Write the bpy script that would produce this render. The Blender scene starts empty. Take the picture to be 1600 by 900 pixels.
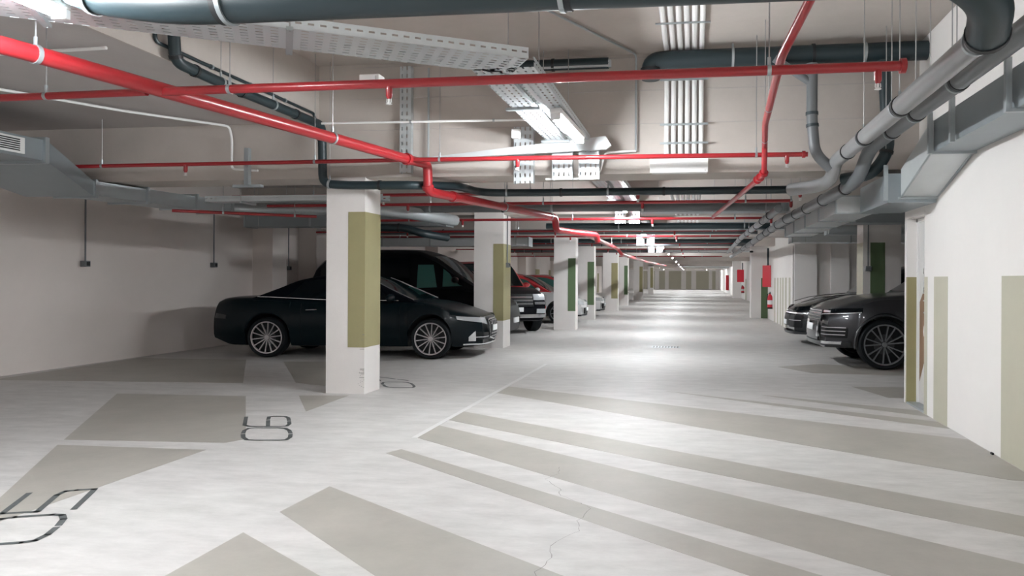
import bpy, math, random
from mathutils import Vector, Matrix
random.seed(7)
C = bpy.context.scene.collection
PI = math.pi

# ------------------------------------------------------------------ camera
F, PX, PY, H = 1150.0, 917.0, 436.2, 1.33
yaw = math.atan(166 / F); roll = 0.0049
fw = Vector((-math.sin(yaw), math.cos(yaw), 0)); rt = Vector((math.cos(yaw), math.sin(yaw), 0)); up = Vector((0, 0, 1))
r2 = rt * math.cos(roll) + up * math.sin(roll); u2 = up * math.cos(roll) - rt * math.sin(roll)
cam = bpy.data.cameras.new('camera'); camo = bpy.data.objects.new('camera', cam); C.objects.link(camo)
camo.matrix_world = Matrix(((r2.x, u2.x, -fw.x, 0), (r2.y, u2.y, -fw.y, 0), (r2.z, u2.z, -fw.z, H), (0, 0, 0, 1)))
cam.sensor_width = 36; cam.lens = F / 1600 * 36
cam.shift_x = (800 - PX) / 1600; cam.shift_y = -(450 - PY) / 1600
cam.clip_start = .05; cam.clip_end = 300
sc = bpy.context.scene
sc.camera = camo
# ------------------------------------------------------------------ world, exposure
w = bpy.data.worlds.new('world'); sc.world = w; w.use_nodes = True
w.node_tree.nodes['Background'].inputs[0].default_value = (.8, .9, 1, 1)
w.node_tree.nodes['Background'].inputs[1].default_value = .3
sc.view_settings.view_transform = 'Standard'; sc.view_settings.look = 'None'
sc.view_settings.gamma = 1; sc.view_settings.use_curve_mapping = False
sc.view_settings.exposure = 2.2
TUBE = 95.0            # emission of the lamp tubes
try:
    sc.cycles.use_denoising = True
    sc.cycles.max_bounces = 10; sc.cycles.diffuse_bounces = 7
    sc.cycles.sample_clamp_indirect = 8
except Exception:
    pass

# ------------------------------------------------------------------ materials
def mat(name, col, rough=.6, metal=0, noise=0, nscale=6, bump=0, bscale=60, coat=0, emis=None, spec=None, stretch=None):
    m = bpy.data.materials.new(name); m.use_nodes = True
    nt = m.node_tree; b = nt.nodes['Principled BSDF']
    b.inputs['Base Color'].default_value = (*col, 1); b.inputs['Roughness'].default_value = rough
    b.inputs['Metallic'].default_value = metal; b.inputs['Coat Weight'].default_value = coat
    b.inputs['Coat Roughness'].default_value = .04
    if spec is not None: b.inputs['Specular IOR Level'].default_value = spec
    if emis:
        b.inputs['Emission Color'].default_value = (*emis[:3], 1); b.inputs['Emission Strength'].default_value = emis[3]
    if noise or bump:
        tc = nt.nodes.new('ShaderNodeTexCoord'); mp = nt.nodes.new('ShaderNodeMapping')
        nt.links.new(tc.outputs['Object'], mp.inputs[0])
        if stretch: mp.inputs['Scale'].default_value = stretch
    if noise:
        n = nt.nodes.new('ShaderNodeTexNoise'); n.inputs['Scale'].default_value = nscale; n.inputs['Detail'].default_value = 10
        n.inputs['Roughness'].default_value = .72
        nt.links.new(mp.outputs[0], n.inputs['Vector'])
        r = nt.nodes.new('ShaderNodeMapRange'); r.inputs[1].default_value = .3; r.inputs[2].default_value = .7
        r.inputs[3].default_value = 1 - noise; r.inputs[4].default_value = 1 + noise * .5
        nt.links.new(n.outputs['Fac'], r.inputs[0])
        x = nt.nodes.new('ShaderNodeVectorMath'); x.operation = 'SCALE'; x.inputs[0].default_value = col
        nt.links.new(r.outputs[0], x.inputs['Scale']); nt.links.new(x.outputs[0], b.inputs['Base Color'])
    if bump:
        n2 = nt.nodes.new('ShaderNodeTexNoise'); n2.inputs['Scale'].default_value = bscale
        nt.links.new(mp.outputs[0], n2.inputs['Vector'])
        bp = nt.nodes.new('ShaderNodeBump'); bp.inputs['Strength'].default_value = bump; bp.inputs['Distance'].default_value = .01
        nt.links.new(n2.outputs['Fac'], bp.inputs['Height']); nt.links.new(bp.outputs[0], b.inputs['Normal'])
    return m

def tray_mat(name, axis):
    """galvanised sheet with real slots through it (transparent where punched)"""
    m = mat(name, (.62, .66, .68), .42, .55); nt = m.node_tree; b = nt.nodes['Principled BSDF']; out = nt.nodes['Material Output']
    tc = nt.nodes.new('ShaderNodeTexCoord'); sp = nt.nodes.new('ShaderNodeSeparateXYZ'); nt.links.new(tc.outputs['Object'], sp.inputs[0])
    def mth(op, a, b_=None):
        n = nt.nodes.new('ShaderNodeMath'); n.operation = op
        for i, v in enumerate((a, b_)):
            if v is None: continue
            if isinstance(v, (int, float)): n.inputs[i].default_value = v
            else: nt.links.new(v, n.inputs[i])
        return n.outputs[0]
    y = mth('LESS_THAN', mth('FRACT', mth('DIVIDE', sp.outputs['Y'], .085 if axis == 'X' else .07)), .5)
    if axis == 'X':
        z = mth('LESS_THAN', mth('FRACT', mth('DIVIDE', mth('ADD', sp.outputs['X'], 10.0), .055)), .3)
    else:
        z = mth('LESS_THAN', mth('ABSOLUTE', mth('SUBTRACT', sp.outputs['Z'], .04)), .006)
    h = mth('MULTIPLY', y, z)
    tr = nt.nodes.new('ShaderNodeBsdfTransparent'); mx = nt.nodes.new('ShaderNodeMixShader')
    nt.links.new(h, mx.inputs[0]); nt.links.new(b.outputs[0], mx.inputs[1]); nt.links.new(tr.outputs[0], mx.inputs[2])
    nt.links.new(mx.outputs[0], out.inputs['Surface'])
    return m

M = dict(
    floor=mat('floor_concrete', (.55, .535, .52), .55, 0, .20, 3.2, .10, 40, stretch=(.8, 2.0, 1)),
    patch=mat('floor_paint_grey_and_shade', (.365, .345, .31), .5, 0, .12, 2.2, .05, 40),
    line=mat('floor_paint_white', (.62, .61, .60), .5),
    ink=mat('floor_number_paint', (.10, .11, .11), .6, 0, .3, 20),
    crack=mat('floor_crack', (.22, .21, .2), .9),
    wall=mat('wall_plaster', (.72, .655, .62), .85, 0, .04, 1.2, .12, 90),
    wallR=mat('wall_plaster_white', (.78, .755, .735), .85, 0, .03, 1.2, .1, 90),
    pillar=mat('pillar_plaster', (.72, .69, .67), .85, 0, .04, 3, .15, 70),
    green=mat('olive_paint', (.30, .27, .14), .75, 0, .05, 5),
    green_shaded=mat('olive_paint_shaded', (.10, .155, .075), .75, 0, .05, 5),  # shaded copy of the olive paint, shade put into its colour
    olive=mat('khaki_paint', (.48, .46, .37), .75, 0, .04, 5),
    conc=mat('ceiling_concrete', (.50, .455, .42), .9, 0, .10, 1.1, .1, 30),
    slab=mat('slab_concrete', (.46, .43, .42), .9, 0, .08, 1.1, .1, 30),
    red=mat('red_pipe_paint', (.34, .014, .020), .35, 0, coat=.3),
    grey=mat('grey_plastic_pipe', (.15, .16, .17), .38, 0, .06, 4),
    lgrey=mat('pale_plastic_pipe', (.27, .275, .28), .3, 0, .06, 4),
    dgrey=mat('dark_plastic_pipe', (.016, .030, .036), .4),
    gasket=mat('black_rubber', (.012, .014, .016), .5),
    zinc=mat('galvanised_steel', (.42, .46, .48), .4, .6, .05, 8),
    duct=mat('duct_sheet', (.30, .34, .36), .42, .4, .06, 3),
    ductw=mat('duct_sheet_light', (.62, .65, .66), .4, .35, .05, 3),
    white=mat('white_plastic', (.80, .80, .79), .45),
    rod=mat('threaded_rod', (.42, .42, .42), .4, .7),
    tray=tray_mat('cable_tray_sheet', 'X'), rail=tray_mat('cable_tray_side', 'Z'),
    tube=mat('lamp_tube', (1, 1, 1), .5, emis=(.93, .97, 1.0, TUBE)),
    lens=mat('lamp_clear_cover', (.9, .9, .9), .4),
    black=mat('black_plastic', (.004, .005, .006), .45, spec=.3),
    trim=mat('black_trim', (.02, .022, .025), .35, coat=.3),
    tyre=mat('tyre_rubber', (.005, .007, .009), .7, spec=.25),
    chrome=mat('chrome', (.75, .76, .78), .15, .95),
    alloy=mat('alloy', (.58, .56, .58), .3, .75), alloyd=mat('dark_alloy', (.22, .23, .24), .35, .6),
    glass=mat('tinted_glass', (.002, .004, .006), .08, 0, spec=.35),
    glassg=mat('green_tinted_backlit_glass', (.06, .19, .17), .08, 0, coat=1),  # light seen through the van windows put into the green
    glasst=mat('windscreen_glass', (.004, .014, .016), .06, 0, coat=.3),
    lamp=mat('headlight_lens', (.55, .58, .6), .12, .3, coat=1),
    audi=mat('paint_dark_teal', (.001, .0055, .008), .3, 0, coat=.08, spec=.2),
    navy=mat('paint_black', (.001, .0015, .004), .35, 0, coat=.12, spec=.2),
    rover=mat('paint_charcoal', (.03, .031, .036), .3, .5, coat=.6),
    porsche=mat('paint_black_blue', (.003, .006, .009), .25, .1, coat=.4),
    cwhite=mat('paint_white', (.72, .72, .73), .3, 0, coat=1),
    cred=mat('paint_red', (.55, .02, .03), .3, 0, coat=1),
    softtop=mat('soft_top_fabric', (.0015, .003, .006), .9, spec=.1),
    plate=mat('number_plate', (.82, .83, .84), .5),
    signred=mat('red_enamel', (.62, .02, .04), .4),
    brown=mat('door_brown_print', (.25, .15, .09), .6),
    doorw=mat('door_white', (.66, .65, .64), .5),
)

# ------------------------------------------------------------------ mesh helpers
class MB:
    def __init__(s): s.v = []; s.f = []; s.m = []
    def add(s, vs, fs, mi=0):
        n = len(s.v); s.v += [tuple(v) for v in vs]; s.f += [[i + n for i in f] for f in fs]; s.m += [mi] * len(fs)
    def box(s, x0, x1, y0, y1, z0, z1, mi=0):
        x0, x1 = min(x0, x1), max(x0, x1); y0, y1 = min(y0, y1), max(y0, y1); z0, z1 = min(z0, z1), max(z0, z1)
        s.add([(x0, y0, z0), (x1, y0, z0), (x1, y1, z0), (x0, y1, z0), (x0, y0, z1), (x1, y0, z1), (x1, y1, z1), (x0, y1, z1)],
              [(0, 3, 2, 1), (4, 5, 6, 7), (0, 1, 5, 4), (1, 2, 6, 5), (2, 3, 7, 6), (3, 0, 4, 7)], mi)
    def prism(s, pts, d, mi=0):
        """planar polygon pts (3D) extruded by vector d"""
        n = len(pts); d = Vector(d); p = [Vector(q) for q in pts]
        s.add(p + [q + d for q in p], [list(range(n))[::-1], list(range(n, 2 * n))] + [(i, (i + 1) % n, (i + 1) % n + n, i + n) for i in range(n)], mi)
    def tube(s, pts, r, seg=12, mi=0, cap=True, hollow=0):
        p = [Vector(q) for q in pts]; n = len(p); rs = r if isinstance(r, (list, tuple)) else [r] * n
        T = []
        for i in range(n):
            a = (p[min(i + 1, n - 1)] - p[max(i - 1, 0)])
            T.append(a.normalized())
        ref = Vector((0, 0, 1)) if abs(T[0].z) < .9 else Vector((1, 0, 0))
        U = (ref - T[0] * ref.dot(T[0])).normalized(); vs = []; fs = []
        for i in range(n):
            U = (U - T[i] * U.dot(T[i])).normalized(); V = T[i].cross(U)
            k = 1.0
            if 0 < i < n - 1:
                c = (p[i] - p[i - 1]).normalized().dot(T[i]); k = 1 / max(c, .6)
            for j in range(seg):
                a = 2 * PI * j / seg
                vs.append(p[i] + (U * math.cos(a) + V * math.sin(a)) * rs[i])
        for i in range(n - 1):
            for j in range(seg):
                j2 = (j + 1) % seg
                fs.append((i * seg + j, i * seg + j2, (i + 1) * seg + j2, (i + 1) * seg + j))
        if cap: fs += [list(range(seg))[::-1], list(range((n - 1) * seg, n * seg))]
        s.add(vs, fs, mi)
    def lathe(s, prof, c, axis='y', seg=32, mi=0, cap=True):
        """prof: (r, t) along the axis"""
        vs = []; fs = []; n = len(prof)
        for r, t in prof:
            for j in range(seg):
                a = 2 * PI * j / seg; p, q = r * math.cos(a), r * math.sin(a)
                vs.append({'y': (c[0] + p, c[1] + t, c[2] + q), 'z': (c[0] + p, c[1] + q, c[2] + t), 'x': (c[0] + t, c[1] + p, c[2] + q)}[axis])
        for i in range(n - 1):
            for j in range(seg):
                j2 = (j + 1) % seg; fs.append((i * seg + j, i * seg + j2, (i + 1) * seg + j2, (i + 1) * seg + j))
        if cap: fs += [list(range(seg)), list(range((n - 1) * seg, n * seg))[::-1]]
        s.add(vs, fs, mi)
    def build(s, name, mats, parent=None, org=(0, 0, 0), label=None, smooth=True, bevel=0):
        me = bpy.data.meshes.new(name)
        o0 = Vector(org)
        me.from_pydata([Vector(v) - o0 for v in s.v], [], s.f)
        if not isinstance(mats, (list, tuple)): mats = [mats]
        for m in mats: me.materials.append(m)
        me.polygons.foreach_set('material_index', s.m)
        import bmesh
        bm = bmesh.new(); bm.from_mesh(me); bmesh.ops.recalc_face_normals(bm, faces=bm.faces); bm.to_mesh(me); bm.free()
        if smooth:
            me.polygons.foreach_set('use_smooth', [True] * len(me.polygons))
            me.set_sharp_from_angle(angle=math.radians(35))
        me.update()
        o = bpy.data.objects.new(name, me); C.objects.link(o)
        if parent: o.parent = parent
        else: o.location = org
        if label: o['label'] = label
        if bevel:
            b = o.modifiers.new('bevel', 'BEVEL'); b.width = bevel; b.segments = 2; b.limit_method = 'ANGLE'
        return o

def tag(o, label, cat, group=None, kind=None):
    o['label'] = label; o['category'] = cat
    if group: o['group'] = group
    if kind: o['kind'] = kind
    return o
def empty(name, loc=(0, 0, 0), rz=0):
    o = bpy.data.objects.new(name, None); C.objects.link(o); o.location = loc; o.rotation_euler = (0, 0, rz); o.empty_display_size = .1
    return o
def struct(mb, name, mats, label=None, cat=None, **k):
    o = mb.build(name, mats, **k); o['kind'] = 'structure'
    if label: o['label'] = label
    if cat: o['category'] = cat
    return o
def fillet(pts, r, n=5):
    p = [Vector(q) for q in pts]; out = [p[0]]
    for i in range(1, len(p) - 1):
        a = (p[i - 1] - p[i]); b = (p[i + 1] - p[i]); rr = min(r, a.length * .49, b.length * .49)
        A = p[i] + a.normalized() * rr; B = p[i] + b.normalized() * rr
        for k in range(n + 1):
            t = k / n; out.append(A * (1 - t) ** 2 + p[i] * 2 * t * (1 - t) + B * t * t)
    out.append(p[-1]); return out
def along(pts, d):
    p = [Vector(q) for q in pts]
    for i in range(len(p) - 1):
        L = (p[i + 1] - p[i]).length
        if d <= L or i == len(p) - 2:
            t = (p[i + 1] - p[i]).normalized(); return p[i] + t * min(d, L), t
        d -= L

# ------------------------------------------------------------------ setting
YB = [8.0, 13.75, 19.0, 23.95, 30.5, 37.4, 46.4, 55.5, 65.0, 75.0, 86.0]     # beam fronts
BZ = [2.48, 2.56, 2.42, 2.42, 2.5, 2.5, 2.5, 2.5, 2.5, 2.5, 2.5]
YF, YN = 101.0, -9.0
XL = -9.1

fl = MB(); fl.box(XL - .3, 8.3, YN - .3, YF + .3, -.2, 0)
def poly(pts, mi=1, z=.0012):
    pts = [(x, y, z) for x, y in pts]
    fl.prism(pts, (0, 0, -.003), mi)
poly([(-6.489, 7.536), (-4.956, 7.619), (-3.639, 5.597), (-3.715, 5.44), (-5.072, 5.333)])
poly([(-4.967, 5.162), (-3.708, 5.194), (-3.714, 3.33), (-3.94, 3.61)])
poly([(-2.289, 4.413), (-.1, 2.93), (-.6, 2.45), (-2.316, 3.886)])
poly([(-2.316, 3.544), (-.9, 2.57), (-1.3, 2.1), (-2.319, 2.86)])
poly([(-2.24, 5.46), (.9, 3.2), (.6, 3.12), (-2.305, 5.321)])
poly([(-2.293, 6.419), (1.7, 3.61), (1.35, 3.13), (-2.296, 5.897)])
poly([(-2.305, 7.141), (2.29, 4.20), (2.29, 3.75), (-2.316, 6.694)])
poly([(-2.245, 8.853), (2.29, 6.57), (2.29, 5.25), (2.1, 5.28), (-2.25, 8.333)])
poly([(-.317, 8.82), (2.29, 7.35), (2.29, 7.02), (-.1, 8.66)])
poly([(.79, 8.73), (2.29, 7.95), (2.29, 7.6), (.95, 8.55)])
poly([(-8.9, 8.25), (-5.60, 8.55), (-7.15, 11.0), (-9.0, 10.9)])
poly([(-6.419, 10.859), (-5.78, 10.98), (-4.3, 8.75), (-4.478, 8.508), (-4.977, 8.703)])
poly([(-4.4, 7.763), (-3.85, 7.86), (-3.805, 6.847)])
poly([(1.97, 9.6), (3.4, 9.7), (3.4, 8.8), (2.2, 8.75)])
poly([(1.3, 11.6), (2.0, 12.1), (3.2, 11.6), (3.2, 10.8), (1.7, 10.9)])  # grey patch painted for the shadow under the charcoal SUV
poly([(-2.32, 5.86), (-2.27, 5.86), (-2.24, 11.3), (-2.29, 11.3)], 2, .0022)
# meandering crack in the screed
ck = [(-.925, 5.123), (-.9, 4.95), (-.96, 4.8), (-.83, 4.6), (-.8, 4.45), (-.66, 4.32), (-.573, 4.225), (-.62, 4.0), (-.588, 3.839), (-.70, 3.6), (-.66, 3.45), (-.70, 3.27), (-.66, 3.1)]
ck2 = []
for i in range(len(ck) - 1):
    for k in range(4):
        t = k / 4; ck2.append((ck[i][0] * (1 - t) + ck[i + 1][0] * t + random.uniform(-.012, .012), ck[i][1] * (1 - t) + ck[i + 1][1] * t))
for a, b in zip(ck2, ck2[1:]):
    wd = random.uniform(.0008, .002); fl.add([(a[0] - wd, a[1], .0016), (a[0] + wd, a[1], .0016), (b[0] + wd, b[1], .0016), (b[0] - wd, b[1], .0016)], [(0, 1, 2, 3)], 3)
floor = struct(fl, 'floor', [M['floor'], M['patch'], M['line'], M['crack']], 'pale polished concrete garage floor with grey painted stripes and patches, one patch a painted shadow', smooth=False)

# bay numbers painted on the floor: strokes given as (reading, up) in a unit cell
def number(text, org, rd, upv, w_, h_, label):
    m = MB(); O = Vector(org); R = Vector(rd).normalized(); Uv = Vector(upv).normalized()
    def stroke(pts, t):
        P = [O + R * (a * w_ + off) + Uv * (b * h_) for a, b in pts]
        for p, q in zip(P, P[1:]):
            d = (q - p).normalized(); n = Vector((-d.y, d.x, 0)) * t / 2; e = d * t * .3
            m.add([p - e + n, p - e - n, q + e - n, q + e + n], [(0, 1, 2, 3)])
    off = 0; T = .035
    G = {'0': [[(.42, 0), (.2, .02), (.03, .1), (0, .25), (0, .75), (.03, .9), (.2, .98), (.42, 1)], [(.5, 1), (.72, .98), (.88, .9), (.92, .75), (.92, .25), (.88, .1), (.72, .02), (.5, 0)]],
         '6': [[(.85, 1), (.1, 1), (.02, .9), (0, .75), (0, .2), (.05, .06), (.2, 0), (.42, 0)], [(.5, 0), (.75, .01), (.88, .08), (.9, .2), (.9, .35), (.85, .46), (.6, .48)], [(.52, .48), (.02, .48)]],
         '5': [[(.88, 1), (.05, 1), (.04, .52), (.72, .52), (.88, .45), (.9, .3), (.9, .02), (.05, .02)]],
         '7': [[(.02, 1), (.9, 1), (.45, .4)], [(.4, .32), (.2, 0)]]}
    for ch in text:
        for st in G[ch]: stroke(st, T)
        off += w_ * 1.04
    o = m.build('painted_number', M['ink'], floor, smooth=False, label=label)
    o.location.z = .002
number('06', (-3.247, 5.614, 0), (-.52, .854, 0), (-.985, -.17, 0), .58, .40, 'dark stencilled number 06 painted on the floor')
number('05', (-3.23, 3.27, 0), (-.477, .878, 0), (-.92, -.38, 0), .50, .36, 'dark stencilled number 05 painted on the floor')
number('07', (-3.32, 8.55, 0), (-.5, .86, 0), (-1, -.1, 0), .55, .38, 'dark stencilled number 07 painted on the floor')

ce = MB()
ce.box(-4.3, 8.3, YN, YF, 3.78, 4.0); ce.box(XL - .3, -4.31, YN, YF, 3.13, 3.35, 1); ce.box(-4.32, -4.3, YN, YF, 3.12, 3.9)
for y, z in zip(YB, BZ):
    ce.box(XL - .2, 8.2, y, y + .55, z, 3.9)
ce.box(XL - .2, 8.2, -3.2, -2.7, 2.48, 3.9)
for k in range(3):      # board joints left by the formwork on the near beam face
    ce.box(-3.9, 1.9, 7.994, 8.0, 3.02 + .36 * k, 3.025 + .36 * k, 1)
struct(ce, 'ceiling', [M['conc'], M['slab']], 'raw beige concrete slab with deep cross beams', smooth=False)

wl = MB(); wl.box(XL - .3, XL, YN, YF, 0, 3.9)
for y in (14.2, 16.0, 19.2, 24.2, 30.7, 37.6, 46.6, 60): wl.box(XL, XL + .45, y, y + .55, 0, 2.6)
for y in range(26, 98, 4): wl.box(XL, XL + .004, y, y + 1.2, .05, 1.9, 1)
struct(wl, 'wall_left', [M['wall'], M['green']], 'long beige plaster wall with shallow pilasters', smooth=False)

# right wall near the camera: opening for the door, painted bands
D0, D1, DZ, DD = 7.80, 8.42, 2.0, .13
wr = MB()
wr.box(2.30, 2.30 + .3, YN, D0, 0, 3.9); wr.box(2.30, 2.6, D0, D1, DZ, 3.9); wr.box(2.30, 2.6, D1, 8.5, 0, 3.9)
wr.box(2.52, 2.6, D0, D1, 0, DZ)
wr.box(2.6, 8.2, 8.2, 8.5, 0, 3.9)
for a, b in ((3.6, 5.93), (7.115, 7.50), (0, 2.6), (-4, -2)): wr.box(2.298, 2.3, a, b, 0, 1.37, 1)
wr.box(2.298, 2.3, D0 - .10, D0, 0, 1.37, 1)
wr.box(2.298, 2.3, D0 - .001, D0, 0, DZ + .05, 0)
wr.box(2.302, 2.42, D1 - .002, D1, 0, 1.37, 2)
wr.box(2.298, 2.3, D1, D1 + .02, 0, 1.37, 2)
struct(wr, 'wall_right', [M['wallR'], M['olive'], M['green']], 'white plaster wall with khaki painted panels beside the door', smooth=False)
# recess and further right walls
w2 = MB()
w2.box(8.0, 8.3, 8.5, 19.4, 0, 3.9); w2.box(2.57, 8.2, 19.4, 19.7, 0, 3.9)
w2.box(2.55, 3.1, 19.25, 19.4, 0, 2.5); w2.box(3.45, 3.9, 19.3, 19.4, 0, 2.45)
w2.box(2.57, 2.9, 19.4, 26.2, 0, 3.9)
w2.box(2.0, 2.9, 26.2, 26.8, 0, 3.9)
w2.box(3.45, 3.8, 26.8, 54.3, 0, 3.9); w2.box(2.85, 3.8, 54.3, 55.2, 0, 3.9)
w2.box(3.45, 3.8, 55.2, YF, 0, 3.9)
w2.box(2.34, 2.9, 26.196, 26.2, 0, 1.4, 2)
for y in (20.2, 21.0, 21.7, 22.3, 23.0, 23.8): w2.box(2.567, 2.57, y, y + .33, 0, 1.4, 1)
for y in (29, 34, 38, 44, 49): w2.box(3.446, 3.45, y, y + 1.2, 0, 1.4, 1)
struct(w2, 'wall_right.001', [M['wallR'], M['olive'], M['green_shaded']], 'stepped plaster wall of the right hand bays with green stripes', smooth=False)
wb = MB(); wb.box(XL, 8.2, YF, YF + .3, 0, 3.9)
for x0, x1 in ((-7.2, -6.2), (-5.6, -5.2), (-4.6, -3.8), (-3.3, -1.6), (-.95, -.25), (.4, 2.1), (2.55, 3.0), (3.6, 3.9)):
    wb.box(x0, x1, YF - .01, YF, .03, 2.5, 1)
struct(wb, 'wall_back', [M['wallR'], M['olive']], 'far white wall with wide khaki panels at the end of the aisle', smooth=False)
wf = MB(); wf.box(XL, 8.2, YN - .3, YN, 0, 3.9)
wf.box(2.6, 2.9, YN, 8.2, 0, 3.9)
struct(wf, 'wall_front', M['wall'], smooth=False)

# door in the right wall
dr = MB(); dr.box(2.42, 2.46, D0 + .04, D1 - .03, .02, DZ - .04)
door = struct(dr, 'door_1', M['doorw'], 'white flush door with brown diagonal print and white lettering', smooth=False)
df = MB()
df.box(2.40, 2.47, D1 - .035, D1 - .003, 0, DZ - .002); df.box(2.40, 2.47, D0 + .003, D0 + .035, 0, DZ - .002); df.box(2.40, 2.47, D0 + .003, D1 - .003, DZ - .04, DZ - .002)
df.build('door_frame', M['white'], door, smooth=False)
db = MB(); db.prism([(2.419, D1 - .06, .25), (2.419, D0 + .06, .95), (2.419, D0 + .06, 1.55), (2.419, D1 - .06, 1.1)], (-.002, 0, 0))
db.build('brown_print', M['brown'], door, smooth=False, label='brown diagonal printed shape')
dl = MB()
def glyph(lines, yc, zc, s):
    for L in lines:
        dl.tube([(2.414, yc - a * s, zc + b * s) for a, b in L], .007, 6)
S = [[(.5, .9), (0, .9), (0, .5), (.5, .5), (.5, 0), (0, 0)]]
for z in (1.32, 1.12): glyph(S, D1 - .2, z, .16)
glyph([[(.45, 0), (-.2, 1.6)]], D1 - .35, .55, .35)
glyph([[(.25 * math.cos(t * PI / 6), .3 * math.sin(t * PI / 6)) for t in range(13)]], D1 - .3, .8, .3)
dl.build('door_lettering', M['white'], door, label='white rounded letters S S O on the door')
dh = MB(); dh.tube([(2.42, D0 + .12, 1.0), (2.37, D0 + .12, 1.0), (2.37, D0 + .24, 1.0)], .01, 8); dh.build('door_handle', M['zinc'], door)
th = MB(); th.box(2.30, 2.46, D0, D1, 0, .018); struct(th, 'trim_1', M['zinc'], 'grey metal door threshold', smooth=False)

# pillars: x0,x1,y0,depth,green x from,green z0,z1,top, paint, label
cols = [(-4.19, -3.721, 7.977, .416, -3.923, .535, 2.089, 'green', 'near square white pillar with olive corner band, in front of the convertible'),
        (-4.18, -3.60, 13.731, .55, -3.80, .527, 2.0, 'green', 'white pillar with olive band rising behind the nose of the convertible'),
        (-3.62, -3.041, 19.003, .40, -3.244, .495, 1.877, 'green_shaded', 'white pillar with olive band in a shaded tone, first one past the silver grilled SUV'),
        (-3.81, -3.215, 23.932, .41, -3.435, .483, 1.902, 'green_shaded', 'white pillar directly behind the nose of the white hatchback'),
        (-3.73, -3.102, 30.481, .42, -3.37, .53, 2.007, 'green', 'fifth pillar along the left of the aisle, olive band'),
        (-3.9, -3.298, 37.411, .6, -3.481, .554, 2.031, 'green_shaded', 'sixth pillar along the left of the aisle, olive band in a shaded tone'),
        (-3.733, -3.147, 46.412, .6, -3.349, .549, 2.142, 'green', 'seventh pillar along the left of the aisle, olive band'),
        (-3.931, -3.481, 65.0, .7, -3.734, .6, 2.4, 'green', 'thin eighth pillar near the far end of the aisle'),
        (3.022, 3.672, 13.8, .5, 3.146, .1, 2.012, 'green_shaded', 'pillar with olive band in a shaded tone behind the charcoal SUV bonnet')]
for i, (x0, x1, y0, dp, gx, g0, g1, gm, lab) in enumerate(cols):
    c = MB(); top = 2.6 if i != 0 else 2.49
    c.box(x0, x1, y0, y0 + dp, 0, top)
    e = .003
    if i == 8:
        c.box(gx, 3.398, y0 - e, y0, g0, g1, 1); c.box(x0 - e, x0, y0, y0 + dp, g0, g1, 2)  # band painted in shaded tone in front, paler lit tone on the side
    elif i in (0, 1):
        c.prism([(gx, y0, g0), (gx, y0 - e, g0), (x1 + e, y0 - e, g0), (x1 + e, y0 + dp, g0), (x1, y0 + dp, g0), (x1, y0, g0)], (0, 0, g1 - g0), 1)
    else:
        c.box(gx, x1, y0 - e, y0, g0, g1, 1)
    if i == 0:      # knocks and pinholes low on the near corner
        for k in range(34):
            zz = random.choice((random.uniform(.05, .3), random.uniform(.5, 1.0))); rr = random.uniform(.002, .006)
            c.box(x1 - abs(random.gauss(0, .05)) - rr, x1 - .001, y0 - .0035, y0 + .001, zz, zz + rr, 3) if k % 3 == 0 else c.box(*(lambda xx: (xx, xx + rr))(x1 - .004 - abs(random.gauss(0, .06))), y0 - .0038, y0 + .001, zz, zz + rr * 1.4, 3)
    struct(c, 'concrete_pillar', [M['pillar'], M[gm], M['olive'], M['crack']], lab, 'pillar', org=(x0, y0, 0), smooth=False)
# a lower right pillar hides a jog of the left bays at the far end
c = MB(); c.box(-5.2, -4.5, 42.0, 42.4, 0, 2.6); c.box(-5.0, -4.7, 41.99, 42.0, .5, 2.0, 1)
struct(c, 'concrete_pillar', [M['pillar'], M['green_shaded']], 'set back pillar between the sixth and seventh aisle pillars', 'pillar', org=(-5.2, 42, 0), smooth=False)

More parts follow.
